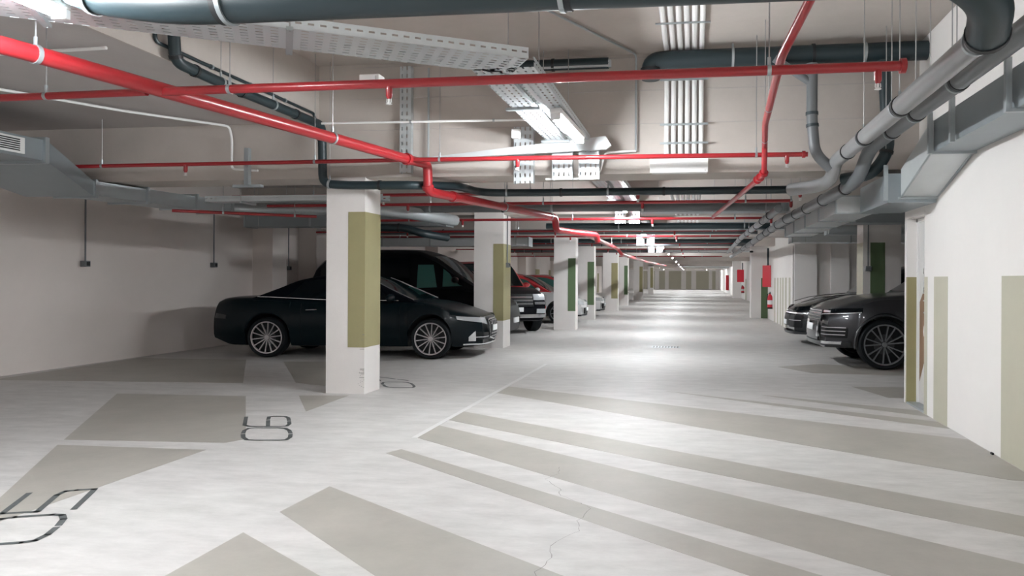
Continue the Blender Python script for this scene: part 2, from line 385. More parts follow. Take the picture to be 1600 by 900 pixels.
# ------------------------------------------------------------------ services
def rods(parent, items, r=.004, name='hanger_rod', mt='rod', org=(0, 0, 0)):
    for x, y, z0, z1 in items:
        m = MB(); m.tube([(x, y, z0), (x, y, z1)], r, 6); m.build(name, M[mt], parent, org)
def pipe(name, pts, r, mt, label, cat='pipe', group=None, collars=(), clamps=(), fr=.12, rodtop=3.78, collar_mat='gasket', sprinklers=(), cr=1.14, cw=.03, seg=14):
    P = fillet(pts, fr) if len(pts) > 2 else [Vector(p) for p in pts]
    root = empty(name, pts[0]); tag(root, label, cat, group); O = Vector(pts[0])
    m = MB(); m.tube(P, r, seg); m.build('pipe_run', M[mt], root, O)
    for d in collars:
        p, t = along(P, d); m = MB(); m.tube([p - t * cw / 2, p + t * cw / 2], r * cr, seg); m.build('pipe_collar', M[collar_mat], root, O)
    for d in clamps:
        p, t = along(P, d); m = MB(); m.tube([p - t * .012, p + t * .012], r * 1.12, seg)
        m.tube([p + Vector((0, 0, r)), p + Vector((0, 0, r + .05))], .011, 6)
        c_ = m.build('pipe_clamp', M['zinc'], root, O)
        top = rodtop if p.x > -4.3 else min(rodtop, 3.13)
        for y, z in zip(YB, BZ):
            if y <= p.y <= y + .55: top = z
        if top > p.z + r + .06:
            m = MB(); m.tube([p + Vector((0, 0, r + .03)), (p.x, p.y, top)], .0045, 6); m.build('hanger_rod', M['rod'], root, O)
    for d in sprinklers:
        p, t = along(P, d); q = p - Vector((0, 0, r))
        m = MB(); m.tube([p, q - Vector((0, 0, .05)), q - Vector((0, 0, .07))], [.022, .022, .012], 10); s_ = m.build('sprinkler_outlet', M[mt], root, O)
        m = MB(); m.tube([q - Vector((0, 0, .07)), q - Vector((0, 0, .10))], .007, 8); m.lathe([(.004, 0), (.020, .002), (.020, .005), (.004, .007)], (q.x, q.y, q.z - .107), 'z', 12)
        m.tube([q + Vector((.014, 0, -.07)), q + Vector((.016, 0, -.09)), q + Vector((.004, 0, -.103))], .003, 5); m.tube([q + Vector((-.014, 0, -.07)), q + Vector((-.016, 0, -.09)), q + Vector((-.004, 0, -.103))], .003, 5)
        m.build('sprinkler_head', M['white'], s_, O)
    return root

# red sprinkler main, stepping down under each beam
pipe('sprinkler_main', [(-4.75, .2, 2.62), (-3.80, 3.7, 2.62), (-3.0, 7.62, 2.60), (-2.93, 7.85, 2.60), (-2.93, 7.87, 2.30), (-2.85, 8.1, 2.29), (-2.17, 11.05, 2.29), (-2.12, 11.2, 2.29), (-2.12, 11.3, 2.10), (-1.95, 12.0, 2.10), (-1.67, 12.7, 2.10), (-1.66, 12.8, 2.0)],
     .052, 'red', 'thick red water main running up the left of the aisle', clamps=(3.7, 6.3, 9.9, 11.4), collars=(7.5, 8.1, 8.6), collar_mat='red', fr=.07, cr=1.25, cw=.05)
pipe('sprinkler_main', [(-1.95, 13.0, 2.15), (-2.0, 19.5, 2.15), (-1.9, 19.7, 2.0), (-1.9, 30, 2.05), (-1.6, 44, 2.15)], .045, 'red', 'distant red water main low over the aisle', clamps=(2, 5, 8, 12), fr=.07, rodtop=3.78)
XR = 1.2
pipe('sprinkler_line', [(-3.6, 4.57, 2.60), (1.24, 4.57, 2.60)], .030, 'red', 'nearest red branch pipe crossing the whole aisle, dull end cap at right', group='red sprinkler branches', clamps=(.5, 4.05), collars=(4.82,), collar_mat='red', sprinklers=(1.63, 4.68), cr=1.5)
pipe('sprinkler_line', [(-8.9, 4.57, 2.575), (-3.72, 4.57, 2.60)], .026, 'red', 'red branch pipe running left from the main at its upper tee', group='red sprinkler branches', clamps=(2.3, 4.4))
pipe('sprinkler_line', [(-2.98, 7.54, 2.60), (1.12, 7.54, 2.58)], .024, 'red', 'red branch pipe just ahead of the near beam, right of the main', group='red sprinkler branches', clamps=(.3, 3.6), collars=(4.06,), collar_mat='red', sprinklers=(1.15, 3.9), cr=1.5)
pipe('sprinkler_line', [(-9.0, 7.54, 2.595), (-3.05, 7.54, 2.60)], .022, 'red', 'red branch pipe just ahead of the near beam, left of the main', group='red sprinkler branches', clamps=(2.3, 4.9), sprinklers=(3.35,))
k = 0
names_ = ['first thin red pipe beyond the near beam', 'red pipe above the nose of the convertible', 'bright red pipe before the second beam', 'red pipe just past the second pillar', 'red pipe over the silver grilled SUV', 'red pipe before the fourth pillar', 'red pipe past the fourth pillar', 'red pipe before the fifth pillar', 'red pipe past the fifth pillar']
for y, z in ((9.35, 2.44), (10.2, 2.40), (12.75, 2.38), (15.9, 2.38), (17.9, 2.38), (21.8, 2.40), (26.0, 2.4), (29, 2.4), (34, 2.4)):
    pipe('sprinkler_line', [(-8.6 if y > 13 else -6.3, y, z), (1.3, y, z)], .022, 'red', names_[k] + ', crossing the aisle', group='distant red sprinkler branches', clamps=(1.2, 4.2, 7.0, 9.0), sprinklers=(2.2, 5.6, 8.2)); k += 1
# red feed slanting down on the right
pipe('sprinkler_feed', [(.68, 3.75, 2.95), (.53, 4.62, 2.70), (.60, 6.4, 2.66), (.69, 7.4, 2.64), (.69, 7.46, 2.38), (.62, 8.2, 2.36), (.3, 11.5, 2.3)], .028, 'red', 'red feed pipe slanting down across the upper right and stepping under the beam', clamps=(2.2, 3.4), collars=(3.95, 4.15, 4.3), collar_mat='red', fr=.06, cr=1.6)

# drains
pipe('drain_pipe', [(-3.9, 3.25, 3.3), (-3.15, 3.4, 2.80), (-2.6, 3.4, 2.71), (.75, 3.4, 2.685), (1.12, 3.42, 2.70), (1.36, 3.62, 2.62), (1.44, 3.9, 2.56)], .10, 'dgrey', 'thick dark drain pipe across the top of the view', clamps=(1.0, 1.75, 3.45, 5.0), collars=(1.0, 1.72, 3.48, 5.95), fr=.2, seg=24, cr=1.07)
pipe('drain_pipe', [(1.44, 3.92, 2.565), (1.44, 7.35, 2.545), (1.40, 7.62, 2.52), (1.38, 7.72, 2.35), (1.30, 8.0, 2.32), (1.05, 8.3, 2.32)], .068, 'lgrey', 'upper grey soil pipe along the right, ending in an elbow at the beam', collars=(.06, 1.5, 2.6, 3.3), clamps=(.12, 1.55, 2.65), fr=.12, seg=20, cr=1.1)
pipe('drain_pipe', [(1.72, 1.5, 2.66), (1.71, 7.1, 2.63), (1.68, 7.45, 2.6), (1.62, 7.62, 2.33), (1.55, 7.9, 2.28), (1.40, 12.0, 2.26), (1.45, 19, 2.26), (1.5, 30, 2.26)], .066, 'grey', 'lower grey soil pipe along the right wall, dropping under the beams', collars=(3.6, 4.5, 5.2, 6.55, 7.6, 8.6, 9.4, 10.2, 11.3, 12.4, 13.5, 15, 17, 19, 21), clamps=(3.65, 4.55, 5.25), fr=.15, seg=20, cr=1.1)
pipe('drain_pipe', [(1.05, 9.4, 2.22), (1.0, 16, 2.22), (1.1, 24, 2.22)], .05, 'grey', 'pale grey pipe running into the distance beside the soil pipe', collars=(1, 2, 3, 4, 5, 6.5, 8), clamps=(1.5, 4.5), seg=14)
pipe('drain_pipe', [(-.45, 7.72, 3.42), (-.45, 7.72, 3.60), (-.3, 7.72, 3.62), (2.29, 7.72, 3.62)], .095, 'dgrey', 'dark drain high against the near beam with a bent end behind the white conduits', fr=.1, seg=20, collars=(.1, 1.8), clamps=(1.0, 2.3))
pipe('drain_pipe', [(1.17, 7.62, 3.50), (1.17, 7.62, 2.95), (1.2, 7.62, 2.6), (1.36, 7.64, 2.45)], .055, 'grey', 'vertical grey pipe on the beam left of the soil pipes', collars=(.5, .62), fr=.1, seg=16, collar_mat='dgrey')
pipe('drain_pipe', [(.8, 7.6, 3.56), (1.17, 7.62, 3.3)], .04, 'grey', 'short grey branch slanting into the vertical pipe', seg=12)
pipe('drain_pipe', [(1.85, 7.6, 3.5), (1.9, 7.6, 2.6), (1.75, 7.62, 2.38), (1.5, 7.8, 2.36)], .06, 'dgrey', 'dark vertical pipe bending left beneath the wall duct', collars=(.9,), fr=.12, seg=16)
pipe('drain_pipe', [(-2.2, 7.78, 3.63), (-.9, 7.78, 3.63)], .06, 'dgrey', 'dark pipe over the short slotted rail on the beam', seg=16, collars=(.7,))
pipe('drain_pipe', [(-4.22, 5.45, 3.74), (-4.22, 5.5, 3.10), (-4.22, 6.2, 3.08), (-4.17, 7.82, 3.06), (-4.17, 7.85, 2.40), (-3.9, 7.86, 2.38), (-3.1, 7.86, 2.37), (-2.75, 8.4, 2.42), (-2.7, 9.0, 2.43), (-2.55, 9.15, 2.43), (-1.9, 9.2, 2.43), (1.3, 9.2, 2.43)], .048, 'dgrey', 'dark drain dropping beside the near pillar then crossing the aisle', collars=(.6, .85, 1.5, 2.4, 3.3, 4.2, 6.9, 8.2), clamps=(1.2, 2.0, 3.6, 6.2, 7.5), fr=.1, seg=14)
pipe('drain_pipe', [(-.72, 4.6, 3.50), (-1.15, 4.62, 3.40)], .03, 'dgrey', 'short capped dark stub under the slab', seg=12, collars=(.0, .44), cr=1.35, cw=.04)
for y, z, x0, x1, lab, pm in ((11.4, 2.46, -8.2, 1.3, 'over the second bay', 'grey'), (14.9, 2.42, -3.0, 1.5, 'past the second beam', 'dgrey'), (16.6, 2.42, -8, 1.4, 'above the black van', 'grey'), (20.6, 2.42, -8, 1.6, 'past the third beam', 'dgrey'), (22.6, 2.42, -8.0, 1.8, 'above the white hatchback', 'grey'), (28, 2.42, -8, 1.8, 'before the fifth pillar', 'grey')):
    pipe('drain_pipe', [(x0, y, z), (x1, y, z - .02)], .06, pm, ('dark' if pm == 'dgrey' else 'grey') + ' horizontal drain crossing the aisle ' + lab, clamps=(1.5, 4, 6), collars=(2.2, 5.2), seg=12)
pipe('drain_pipe', [(-6.6, 12.6, 2.25), (-5.2, 12.8, 2.25), (-4.9, 12.9, 2.15), (-4.6, 13.4, 2.1)], .07, 'dgrey', 'dark elbowed drain left of the second pillar', seg=14, collars=(1.3,))

# white conduits down the beam
for i in range(6):
    xo = -.29 + i * .0735; t = xo
    root = pipe('conduit', [(xo * 1.0, 3.6, 3.755), (xo, 7.93, 3.755), (xo, 7.965, 3.70), (xo, 7.965, 2.66)], .027, 'white',
         '%s of the six white conduits over the aisle, counted from the left' % ['first', 'second', 'third', 'fourth', 'fifth', 'sixth'][i], 'conduit', 'six white conduits folding down the beam', fr=.05, seg=10)
for z, nm in ((3.46, 'upper'), (2.98, 'middle'), (2.78, 'lower')):
    m = MB(); m.box(-.36, .15, 7.925, 7.936, z, z + .022); tag(m.build('conduit_strap', M['zinc'], org=(-.1, 7.93, z)), nm + ' steel strap across the six white conduits on the beam', 'strap', 'straps over the white conduits')
m = MB(); m.box(-.36, .15, 6.9, 6.922, 3.715, 3.727); tag(m.build('conduit_strap', M['zinc'], org=(-.1, 6.9, 3.72)), 'steel strap holding the six white conduits to the slab', 'strap', 'straps over the white conduits')
m = MB(); m.box(-.45, .14, 7.86, 8.0, 2.47, 2.63)
bx = tag(m.build('junction_box', M['white'], org=(-.45, 7.86, 2.47), bevel=.006), 'long white box on the beam under the six conduits', 'junction box')
m = MB(); m.box(-.46, .15, 7.85, 7.86, 2.465, 2.635); m.build('box_lid', M['white'], bx, (-.45, 7.86, 2.47), bevel=.003)
m = MB()
for x in (-.43, .12):
    for z in (2.485, 2.615): m.lathe([(.001, 0), (.006, 0), (.006, .003), (.001, .003)], (x, 7.846, z), 'y', 8)
m.build('lid_screw', M['rod'], bx, (-.45, 7.86, 2.47))
for y in range(3):
    Y = (9.6, 11.8, 14.9)[y]
    for i in range(6):
        xo = -.30 + i * .075
        pipe('conduit', [(xo, Y, 2.50), (xo, Y + 1.5, 2.50)], .026, 'white', 'white conduit, one of six in the %s distant set under the slab' % ['first', 'second', 'third'][y], 'conduit', 'distant white conduits ' + ['near', 'middle', 'far'][y], seg=8)
# thin conduits
def thin(pts, label, r=.011, mt='white', clips=()):
    return pipe('conduit', pts, r, mt, label, 'conduit', clamps=(), collars=clips, fr=.05, seg=8, collar_mat='zinc', cr=1.5, cw=.02)
thin([(-4.28, 5.3, 3.74), (-4.28, 5.35, 3.22), (-4.28, 7.85, 3.2), (-4.25, 7.9, 2.9)], 'thin dark conduit beside the drain along the slab edge', .016, 'dgrey', clips=(1.2, 1.8, 2.4))
thin([(-3.95, 7.4, 2.985), (-1.62, 7.4, 2.965)], 'pale horizontal conduit ahead of the beam left of the lamp', .012, clips=(1.0, 1.9))
thin([(-2.45, 4.2, 3.75), (-.62, 7.9, 3.75), (-.62, 7.95, 3.6), (-.62, 7.95, 2.72)], 'thin grey conduit crossing the slab and dropping down the beam', .012, 'zinc')
thin([(-2.96, 7.95, 3.7), (-2.96, 7.95, 2.66)], 'thin grey conduit dropping down the beam right of the slotted upright', .012, 'zinc')
thin([(-.62, 7.95, 2.72), (-.95, 7.9, 2.70), (-1.0, 7.9, 2.5), (-1.05, 7.9, 2.42), (-1.6, 7.9, 2.42)], 'looping pale conduit under the bright lamp', .012)
thin([(-4.4, 2.8, 3.09), (-6.7, 5.6, 3.09), (-6.0, 7.0, 3.09), (-5.35, 7.88, 3.09), (-5.35, 7.93, 2.95), (-5.35, 7.93, 2.6), (-5.0, 7.9, 2.57)], 'white conduit wandering over the left slab and down the beam', .014, clips=(1, 2, 3, 4))
thin([(-7.5, 5.2, 3.10), (-4.5, 5.1, 3.10)], 'white conduit crossing under the left slab above the red branch', .014, clips=(1, 2))
m = MB(); m.box(-1.89, -1.80, 7.5, 7.56, 2.80, 2.90)
tag(m.build('junction_box', M['white'], org=(-1.85, 7.5, 2.8), bevel=.008), 'small white box left of the bright lamp', 'junction box')
m = MB(); m.box(-2.36, -2.21, 4.95, 5.05, 2.70, 2.78); jb = tag(m.build('junction_box', M['white'], org=(-2.3, 5, 2.7), bevel=.006), 'pale box clipped under the diagonal cable tray', 'junction box')
m = MB(); m.box(-2.335, -2.235, 4.938, 4.95, 2.715, 2.765); m.build('box_lid', M['white'], jb, (-2.3, 5, 2.7))

# cable trays (local: run along +y, width x, base at z 0)
def tray(loc, rz, L, W, label, group=None, rx=0, rails=True, Hr=.06, rungs=()):
    root = empty('cable_tray', loc, rz); root.rotation_euler = (rx, 0, rz); tag(root, label, 'cable tray', group)
    m = MB(); m.box(-W / 2, W / 2, 0, L, 0, .002); m.build('tray_base', M['tray'], root, smooth=False)
    for s in (-1, 1):
        m = MB(); m.box(s * W / 2 - .001, s * W / 2 + .001, 0, L, 0, Hr + .012); m.box(s * W / 2, s * (W / 2 - .012), 0, L, Hr + .010, Hr + .012); m.build('tray_side', M['rail'], root, smooth=False)
    for y in rungs:
        m = MB(); m.box(-W / 2 - .05, W / 2 + .05, y, y + .04, -.025, -.002); m.build('support_bar', M['zinc'], root, smooth=False)
        for s in (-1, 1):
            m = MB(); m.tube([(s * (W / 2 + .035), y + .02, -.03), (s * (W / 2 + .035), y + .02, 3.76 - loc[2])], .0045, 6)
            if not rx: m.build('hanger_rod', M['rod'], root)
    return root
tray((-1.45, 5.0, 2.80), 0, 2.8, .20, 'left one of the twin perforated trays leading to the bright lamp', 'twin trays over the aisle', rungs=(1.15, 2.65))
tray((-1.20, 5.0, 2.80), 0, 2.8, .20, 'right one of the twin perforated trays leading to the bright lamp', 'twin trays over the aisle')
tray((-1.40, 7.80, 2.82), 0, .42, .22, 'left perforated tray turning down the near beam', 'trays folding down the beams', rx=-PI / 2)
tray((-1.11, 7.80, 2.82), 0, .42, .22, 'right perforated tray turning down the near beam', 'trays folding down the beams', rx=-PI / 2)
tray((-1.85, 7.90, 3.0), 0, .62, .22, 'narrow upright perforated tray left of the twin trays on the beam', rx=-PI / 2)
tray((-3.22, 7.92, 3.72), 0, 1.2, .13, 'tall slotted upright fixed to the beam over the near pillar', rx=-PI / 2)
for Y, nm in ((13.55, 'second'), (18.8, 'third'), (23.8, 'fourth')):
    zz = 2.72 if Y < 14 else 2.56
    tray((-1.34, Y, zz), 0, .36, .2, 'left perforated tray folding down the %s beam' % nm, 'trays folding down the beams', rx=-PI / 2)
    tray((-1.08, Y, zz), 0, .36, .2, 'right perforated tray folding down the %s beam' % nm, 'trays folding down the beams', rx=-PI / 2)
    tray((-1.34, Y - 3.4, zz), 0, 3.4, .2, 'left perforated tray running ahead of the %s beam' % nm, 'twin trays beyond the near beam', rungs=(1.0, 2.6))
    tray((-1.08, Y - 3.4, zz), 0, 3.4, .2, 'right perforated tray running ahead of the %s beam' % nm, 'twin trays beyond the near beam')
ang = math.atan2(-(5.02 - 3.3), 1.0)
d0 = Vector((-3.95, 3.35)); d1 = Vector((-1.20, 4.98)); dv = d1 - d0
tray((d0.x, d0.y, 2.80), math.atan2(-dv.x, dv.y), dv.length, .42, 'wide perforated tray slanting across the upper left to the twin trays', rungs=(.4, 1.7))
tray((-6.2, 8.75, 2.30), -PI / 2, 2.4, .22, 'perforated tray behind the near pillar running left', rungs=(.5,))
tray((-1.75, 7.75, 3.58), -PI / 2, .88, .04, 'short slotted rail high on the beam')
m = MB(); m.box(-4.98, -4.93, 7.6, 7.66, 2.36, 2.78); m.box(-5.12, -4.78, 7.6, 7.66, 2.34, 2.37); tag(m.build('strut_bracket', M['zinc'], org=(-4.95, 7.6, 2.34), smooth=False), 'galvanised strut hanging left of the near pillar', 'bracket')
# cross sheet of folded metal under the lamp
m = MB(); m.prism([(-3.0, 7.7, 2.64), (-.92, 7.7, 2.84), (-.86, 7.7, 2.74), (-.92, 7.7, 2.70), (-3.0, 7.7, 2.625)], (0, .05, 0)); tag(m.build('metal_channel', M['ductw'], org=(-3, 7.7, 2.64), smooth=False), 'thin tilted metal channel behind the bright lamp', 'metal channel')

# lamps
def lamp(loc, rz, label, L=1.15, group='fluorescent batten lamps'):
    root = empty('batten_lamp', loc, rz); tag(root, label, 'lamp', group)
    m = MB(); m.box(-.05, .05, 0, L, 0, .05); m.build('lamp_housing', M['white'], root, bevel=.008)
    m = MB(); m.box(-.03, .03, .02, L - .02, -.045, -.001); t = m.build('lamp_diffuser', M['tube'], root, bevel=.014)
    for y in (-.004, L - .03):
        m = MB(); m.box(-.042, .042, y, y + .034, -.05, .0); m.build('lamp_end_cap', M['white'], root, bevel=.004)
    return root
lamp((-1.16, 6.12, 2.73), -.03, 'glowing lamp under the twin trays at the centre')
lamp((-3.27, 3.42, 2.72), PI, 'glowing lamp cut by the upper left edge of the view')
lamp((-1.2, 11.9, 2.56), 0, 'glowing lamp ahead of the second beam')
lamp((-1.2, 17.2, 2.44), 0, 'glowing lamp ahead of the third beam')
lamp((-1.2, 22.2, 2.44), 0, 'glowing lamp ahead of the fourth beam')
for Y, nm in ((28.5, 'fifth'), (35.5, 'sixth'), (42, 'seventh'), (51, 'eighth'), (60, 'ninth'), (70, 'tenth'), (81, 'eleventh'), (92, 'last')):
    lamp((-1.2, Y, 2.6), 0, 'small distant lamp ahead of the %s beam' % nm)
for X, Y, nm in ((1.6, 66, 'first'), (1.6, 78, 'second'), (1.6, 90, 'third'), (-3.6, 90, 'fourth'), (-3.6, 78, 'fifth')):  # added lamps, placed to brighten the far wall
    lamp((X, Y, 2.6), 0, nm + ' added side lamp brightening the end wall', group='lamps added by the end wall')
lamp((.2, -1.5, 2.8), 0, 'unseen fill lamp over the aisle behind the viewer', group='fill lamps behind the viewer')  # unseen lamps added for even fill from behind the viewer
lamp((-1.8, -5.0, 2.8), 0, 'unseen fill lamp left of the aisle behind the viewer', group='fill lamps behind the viewer')
lamp((.4, -6.5, 2.8), 0, 'second unseen fill lamp over the aisle further behind the viewer', group='fill lamps behind the viewer')

# switch drops on the left wall and pillars
def drop(x, y, z0, z1, label, g=None, sgn=1):
    root = empty('switch_drop', (x, y, z0)); tag(root, label, 'switch', g)
    m = MB(); m.tube([(x, y, z0 + .08), (x, y, z1)], .012, 8); m.build('conduit_drop', M['grey'], root, (x, y, z0))
    m = MB(); m.box(x - .03 * sgn - .02, x + .05, y - .045, y + .045, z0, z0 + .09); b_ = m.build('switch_box', M['grey'], root, (x, y, z0), bevel=.006)
    m = MB(); m.box(x + .05, x + .056, y - .03, y + .03, z0 + .015, z0 + .075); m.build('switch_rocker', M['black'], b_, (x, y, z0))
drop(-9.05, 9.88, 1.48, 2.55, 'grey conduit and switch box, left one on the long wall')
drop(-9.05, 12.88, 1.52, 2.62, 'grey conduit and switch box, right one on the long wall')
drop(-9.05, 15.5, 1.5, 2.5, 'grey conduit and switch box near the wall pilaster by the near pillar')
drop(-3.58, 13.95, 1.55, 2.6, 'thin conduit with small switch box on the second pillar')
drop(3.1, 13.76, 1.5, 2.6, 'thin conduit with black switch on the pillar behind the charcoal SUV')

# ducts
root = empty('air_duct', (2.15, 5, 2.4)); O = Vector((2.15, 5, 2.4)); tag(root, 'grey sheet metal duct along the top of the right wall, stepping down at the beam', 'duct')
m = MB(); m.box(1.97, 2.29, 0, 6.45, 2.40, 2.66); m.build('duct_trunk', M['duct'], root, O, smooth=False)
m = MB(); m.prism([(1.95, 6.45, 2.66), (1.95, 6.45, 2.40), (1.97, 7.42, 2.13), (1.97, 7.42, 2.40)], (.33, 0, 0)); m.build('duct_offset', M['ductw'], root, O, smooth=False, label='pale sloping panel of the duct')
m = MB()
for a, b in (((1.95, 6.45, 2.395), (1.97, 7.42, 2.125)), ((2.28, 6.45, 2.395), (2.30, 7.42, 2.125))):
    m.tube([a, b], .010, 6)
m.build('duct_edge', M['zinc'], root, O, smooth=False)
for y, z in ((6.45, 2.39), (7.42, 2.12), (4.9, 2.39), (3.2, 2.39)):
    m = MB(); m.box(1.94, 2.31, y - .02, y + .02, z - .01, z + .012); m.build('duct_flange', M['zinc'], root, O, smooth=False)
m = MB(); m.box(1.85, 2.29, 7.42, 8.6, 2.08, 2.36); m.build('duct_low_section', M['duct'], root, O, smooth=False)
for x, y in ((1.93, 4.9), (1.93, 6.42), (1.93, 5.9), (1.83, 7.42)):
    m = MB(); m.box(x - .018, x + .018, y - .018, y + .018, 2.38 if y < 7 else 2.1, 2.72 if y < 7 else 2.44); m.build('duct_strut', M['zinc'], root, O, smooth=False)
    m = MB(); m.tube([(x, y, 2.6), (x, y, 3.78)], .005, 6); m.build('hanger_rod', M['rod'], root, O)
root = empty('air_duct', (1.75, 9, 2.1)); O = Vector((1.75, 9, 2.1)); tag(root, 'pale sheet duct continuing past the near beam on the right', 'duct')
m = MB(); m.box(1.62, 2.05, 8.7, 13.6, 2.10, 2.28); m.build('duct_trunk', M['ductw'], root, O, smooth=False)
for y in (8.72, 9.9, 11.1, 12.3, 13.4):
    m = MB(); m.box(1.60, 2.07, y - .018, y + .018, 2.085, 2.295); m.build('duct_flange', M['zinc'], root, O, smooth=False)
def crossduct(x0, x1, y0, y1, z0, z1, lab, mt='duct'):
    root = empty('air_duct', (x0, y0, z0)); O = Vector((x0, y0, z0)); tag(root, lab, 'duct')
    m = MB(); m.box(x0, x1, y0, y1, z0, z1); m.build('duct_trunk', M[mt], root, O, smooth=False)
    n = max(2, int((x1 - x0) / 1.2))
    for i in range(n + 1):
        x = x0 + (x1 - x0) * i / n; m = MB(); m.box(x - .015, x + .015, y0 - .012, y1 + .012, z0 - .012, z1 + .012); m.build('duct_flange', M['zinc'], root, O, smooth=False)
    for x in (x0 + .3, (x0 + x1) / 2, x1 - .3):
        t = 3.78 if x > -4.3 else 3.13
        m = MB(); m.tube([(x, y0 - .02, z0), (x, y0 - .02, t)], .0045, 6); m.build('hanger_rod', M['rod'], root, O)
crossduct(-.85, 1.5, 11.9, 12.3, 2.42, 2.55, 'grey rectangular duct crossing over the aisle beyond the near beam')
crossduct(-2.6, 2.0, 15.2, 15.6, 2.36, 2.5, 'teal grey duct crossing the aisle past the second beam')
crossduct(2.2, 7.6, 12.6, 13.1, 2.28, 2.50, 'wide grey duct over the parked charcoal SUV')
crossduct(2.3, 7.6, 17.8, 18.4, 2.22, 2.42, 'wide duct over the black crossover on the right', 'ductw')
crossduct(-1.0, 2.6, 27.0, 27.5, 2.34, 2.49, 'distant pale duct crossing the aisle', 'ductw')
crossduct(-8.5, -4.5, 13.0, 13.4, 2.30, 2.52, 'dark duct crossing behind the near pillar')
crossduct(-8.8, -3.9, 17.2, 17.6, 2.12, 2.32, 'duct with register above the black van', 'ductw')
m = MB(); m.box(2.8, 6.8, 16.2, 16.5, 2.3, 2.42); m.tube([(2.7, 15.4, 2.35), (7.5, 15.4, 2.35)], .09, 14); tag(m.build('round_duct', M['zinc'], org=(2.8, 15.4, 2.3)), 'round spiral duct over the right hand bays', 'duct')
for y, r_ in ((69, .18), (72, .2), (78, .22)):
    m = MB(); m.tube([(-1.5, y, 2.75), (3.4, y, 2.7)], r_, 14); m.lathe([(r_ * 1.05, -.05), (r_ * 1.05, .05)], (1.0, y, 2.72), 'x', 14); tag(m.build('round_duct', M['zinc'], org=(-1.5, y, 2.75)), 'distant round silver duct crossing near the end wall, %s' % {69: 'the nearest', 72: 'the middle one', 78: 'the farthest'}[y], 'duct')

# left supply duct with register
root = empty('air_duct', (-7.4, 6, 2.5)); O = Vector((-7.4, 6, 2.5)); tag(root, 'grey supply duct on the left with slatted register, sloping under the beam', 'duct')
m = MB(); m.box(-8.3, -6.88, 3.2, 6.97, 2.57, 2.79); m.build('duct_trunk', M['duct'], root, O, smooth=False)
m = MB(); m.box(-8.33, -6.85, 6.95, 7.0, 2.54, 2.82); m.build('duct_flange', M['zinc'], root, O, smooth=False)
m = MB(); m.add([(-6.88, 7.0, 2.79), (-6.88, 7.0, 2.57), (-8.3, 7.0, 2.57), (-8.3, 7.0, 2.79), (-7.0, 7.75, 2.46), (-7.0, 7.75, 2.28), (-7.9, 7.75, 2.28), (-7.9, 7.75, 2.46)],
      [(0, 1, 2, 3), (4, 5, 6, 7), (0, 4, 5, 1), (1, 5, 6, 2), (2, 6, 7, 3), (3, 7, 4, 0)])
m.build('duct_offset', M['duct'], root, O, smooth=False, label='sloping transition of the duct')
m = MB(); m.box(-6.88, -6.865, 5.3, 6.72, 2.60, 2.765); rg = m.build('air_register', M['white'], root, O, label='white slatted air register')
m = MB()
for i in range(6): m.box(-6.865, -6.858, 5.35, 6.66, 2.622 + i * .022, 2.633 + i * .022)
m.build('register_slat', M['black'], rg, O, smooth=False)
def vduct(pts, w0, h0, mt):      # box section swept along
    m = MB(); vs = []
    for x, y, z in pts: vs += [(x - w0 / 2, y, z), (x + w0 / 2, y, z), (x + w0 / 2, y, z + h0), (x - w0 / 2, y, z + h0)]
    fs = [(0, 1, 2, 3), tuple(range(len(vs) - 4, len(vs)))]
    for i in range(len(pts) - 1):
        for j in range(4): fs.append((4 * i + j, 4 * i + (j + 1) % 4, 4 * i + 4 + (j + 1) % 4, 4 * i + 4 + j))
    m.add(vs, fs); return m
vduct([(-7.25, 7.75, 2.29), (-7.1, 9.0, 2.28), (-6.95, 10.0, 2.28)], .5, .17, M['zinc']).build('duct_low_section', M['zinc'], root, O, smooth=False, label='bright silver low section')
for y in (7.78, 8.5, 9.3, 9.95):
    m = MB(); m.box(-7.55 + (y - 7.8) * .13, -6.97 + (y - 7.8) * .13, y - .015, y + .015, 2.26, 2.48); m.build('duct_flange', M['zinc'], root, O, smooth=False)
m = MB(); m.tube(fillet([(-6.95, 9.98, 2.36), (-6.6, 10.3, 2.36), (-5.4, 10.35, 2.36), (-4.5, 10.6, 2.36), (-4.2, 12.6, 2.36)], .3), .10, 18); m.build('flexible_hose', M['zinc'], root, O, label='silver round hose end of the duct')
pipe('sprinkler_line', [(-6.75, 8.75, 2.20), (-5.3, 9.8, 2.20)], .02, 'red', 'short dull red pipe end beneath the silver duct', group='distant red sprinkler branches', clamps=(.6, 1.5))

# ------------------------------------------------------------------ fire gear
def extinguisher(x, y, z, label, s=1):
    root = empty('fire_extinguisher', (x, y, z)); tag(root, label, 'fire extinguisher', 'fire extinguishers along the right wall'); O = Vector((x, y, z))
    m = MB(); m.lathe([(.03 * s, 0), (.075 * s, .01), (.08 * s, .04), (.08 * s, .36), (.07 * s, .42), (.03 * s, .47), (.02 * s, .49)], (x, y, z), 'z', 18); m.build('cylinder_body', M['signred'], root, O)
    m = MB(); m.lathe([(.0805 * s, .14), (.081 * s, .14), (.081 * s, .28), (.0805 * s, .28)], (x, y, z), 'z', 18); m.build('instruction_label', M['plate'], root, O)
    m = MB(); m.box(x - .02, x + .02, y - .06, y + .03, z + .49, z + .53); m.box(x - .015, x + .015, y - .10, y, z + .54, z + .555); m.build('valve_handle', M['black'], root, O)
    m = MB(); m.tube([(x, y - .03, z + .5), (x - .07, y - .05, z + .48), (x - .10, y - .03, z + .3), (x - .09, y, z + .12)], .011, 8); m.build('discharge_hose', M['black'], root, O)
    m = MB(); m.lathe([(.082 * s, .0), (.084 * s, .0), (.084 * s, .05), (.082 * s, .05)], (x, y, z), 'z', 18); m.build('base_ring', M['black'], root, O)
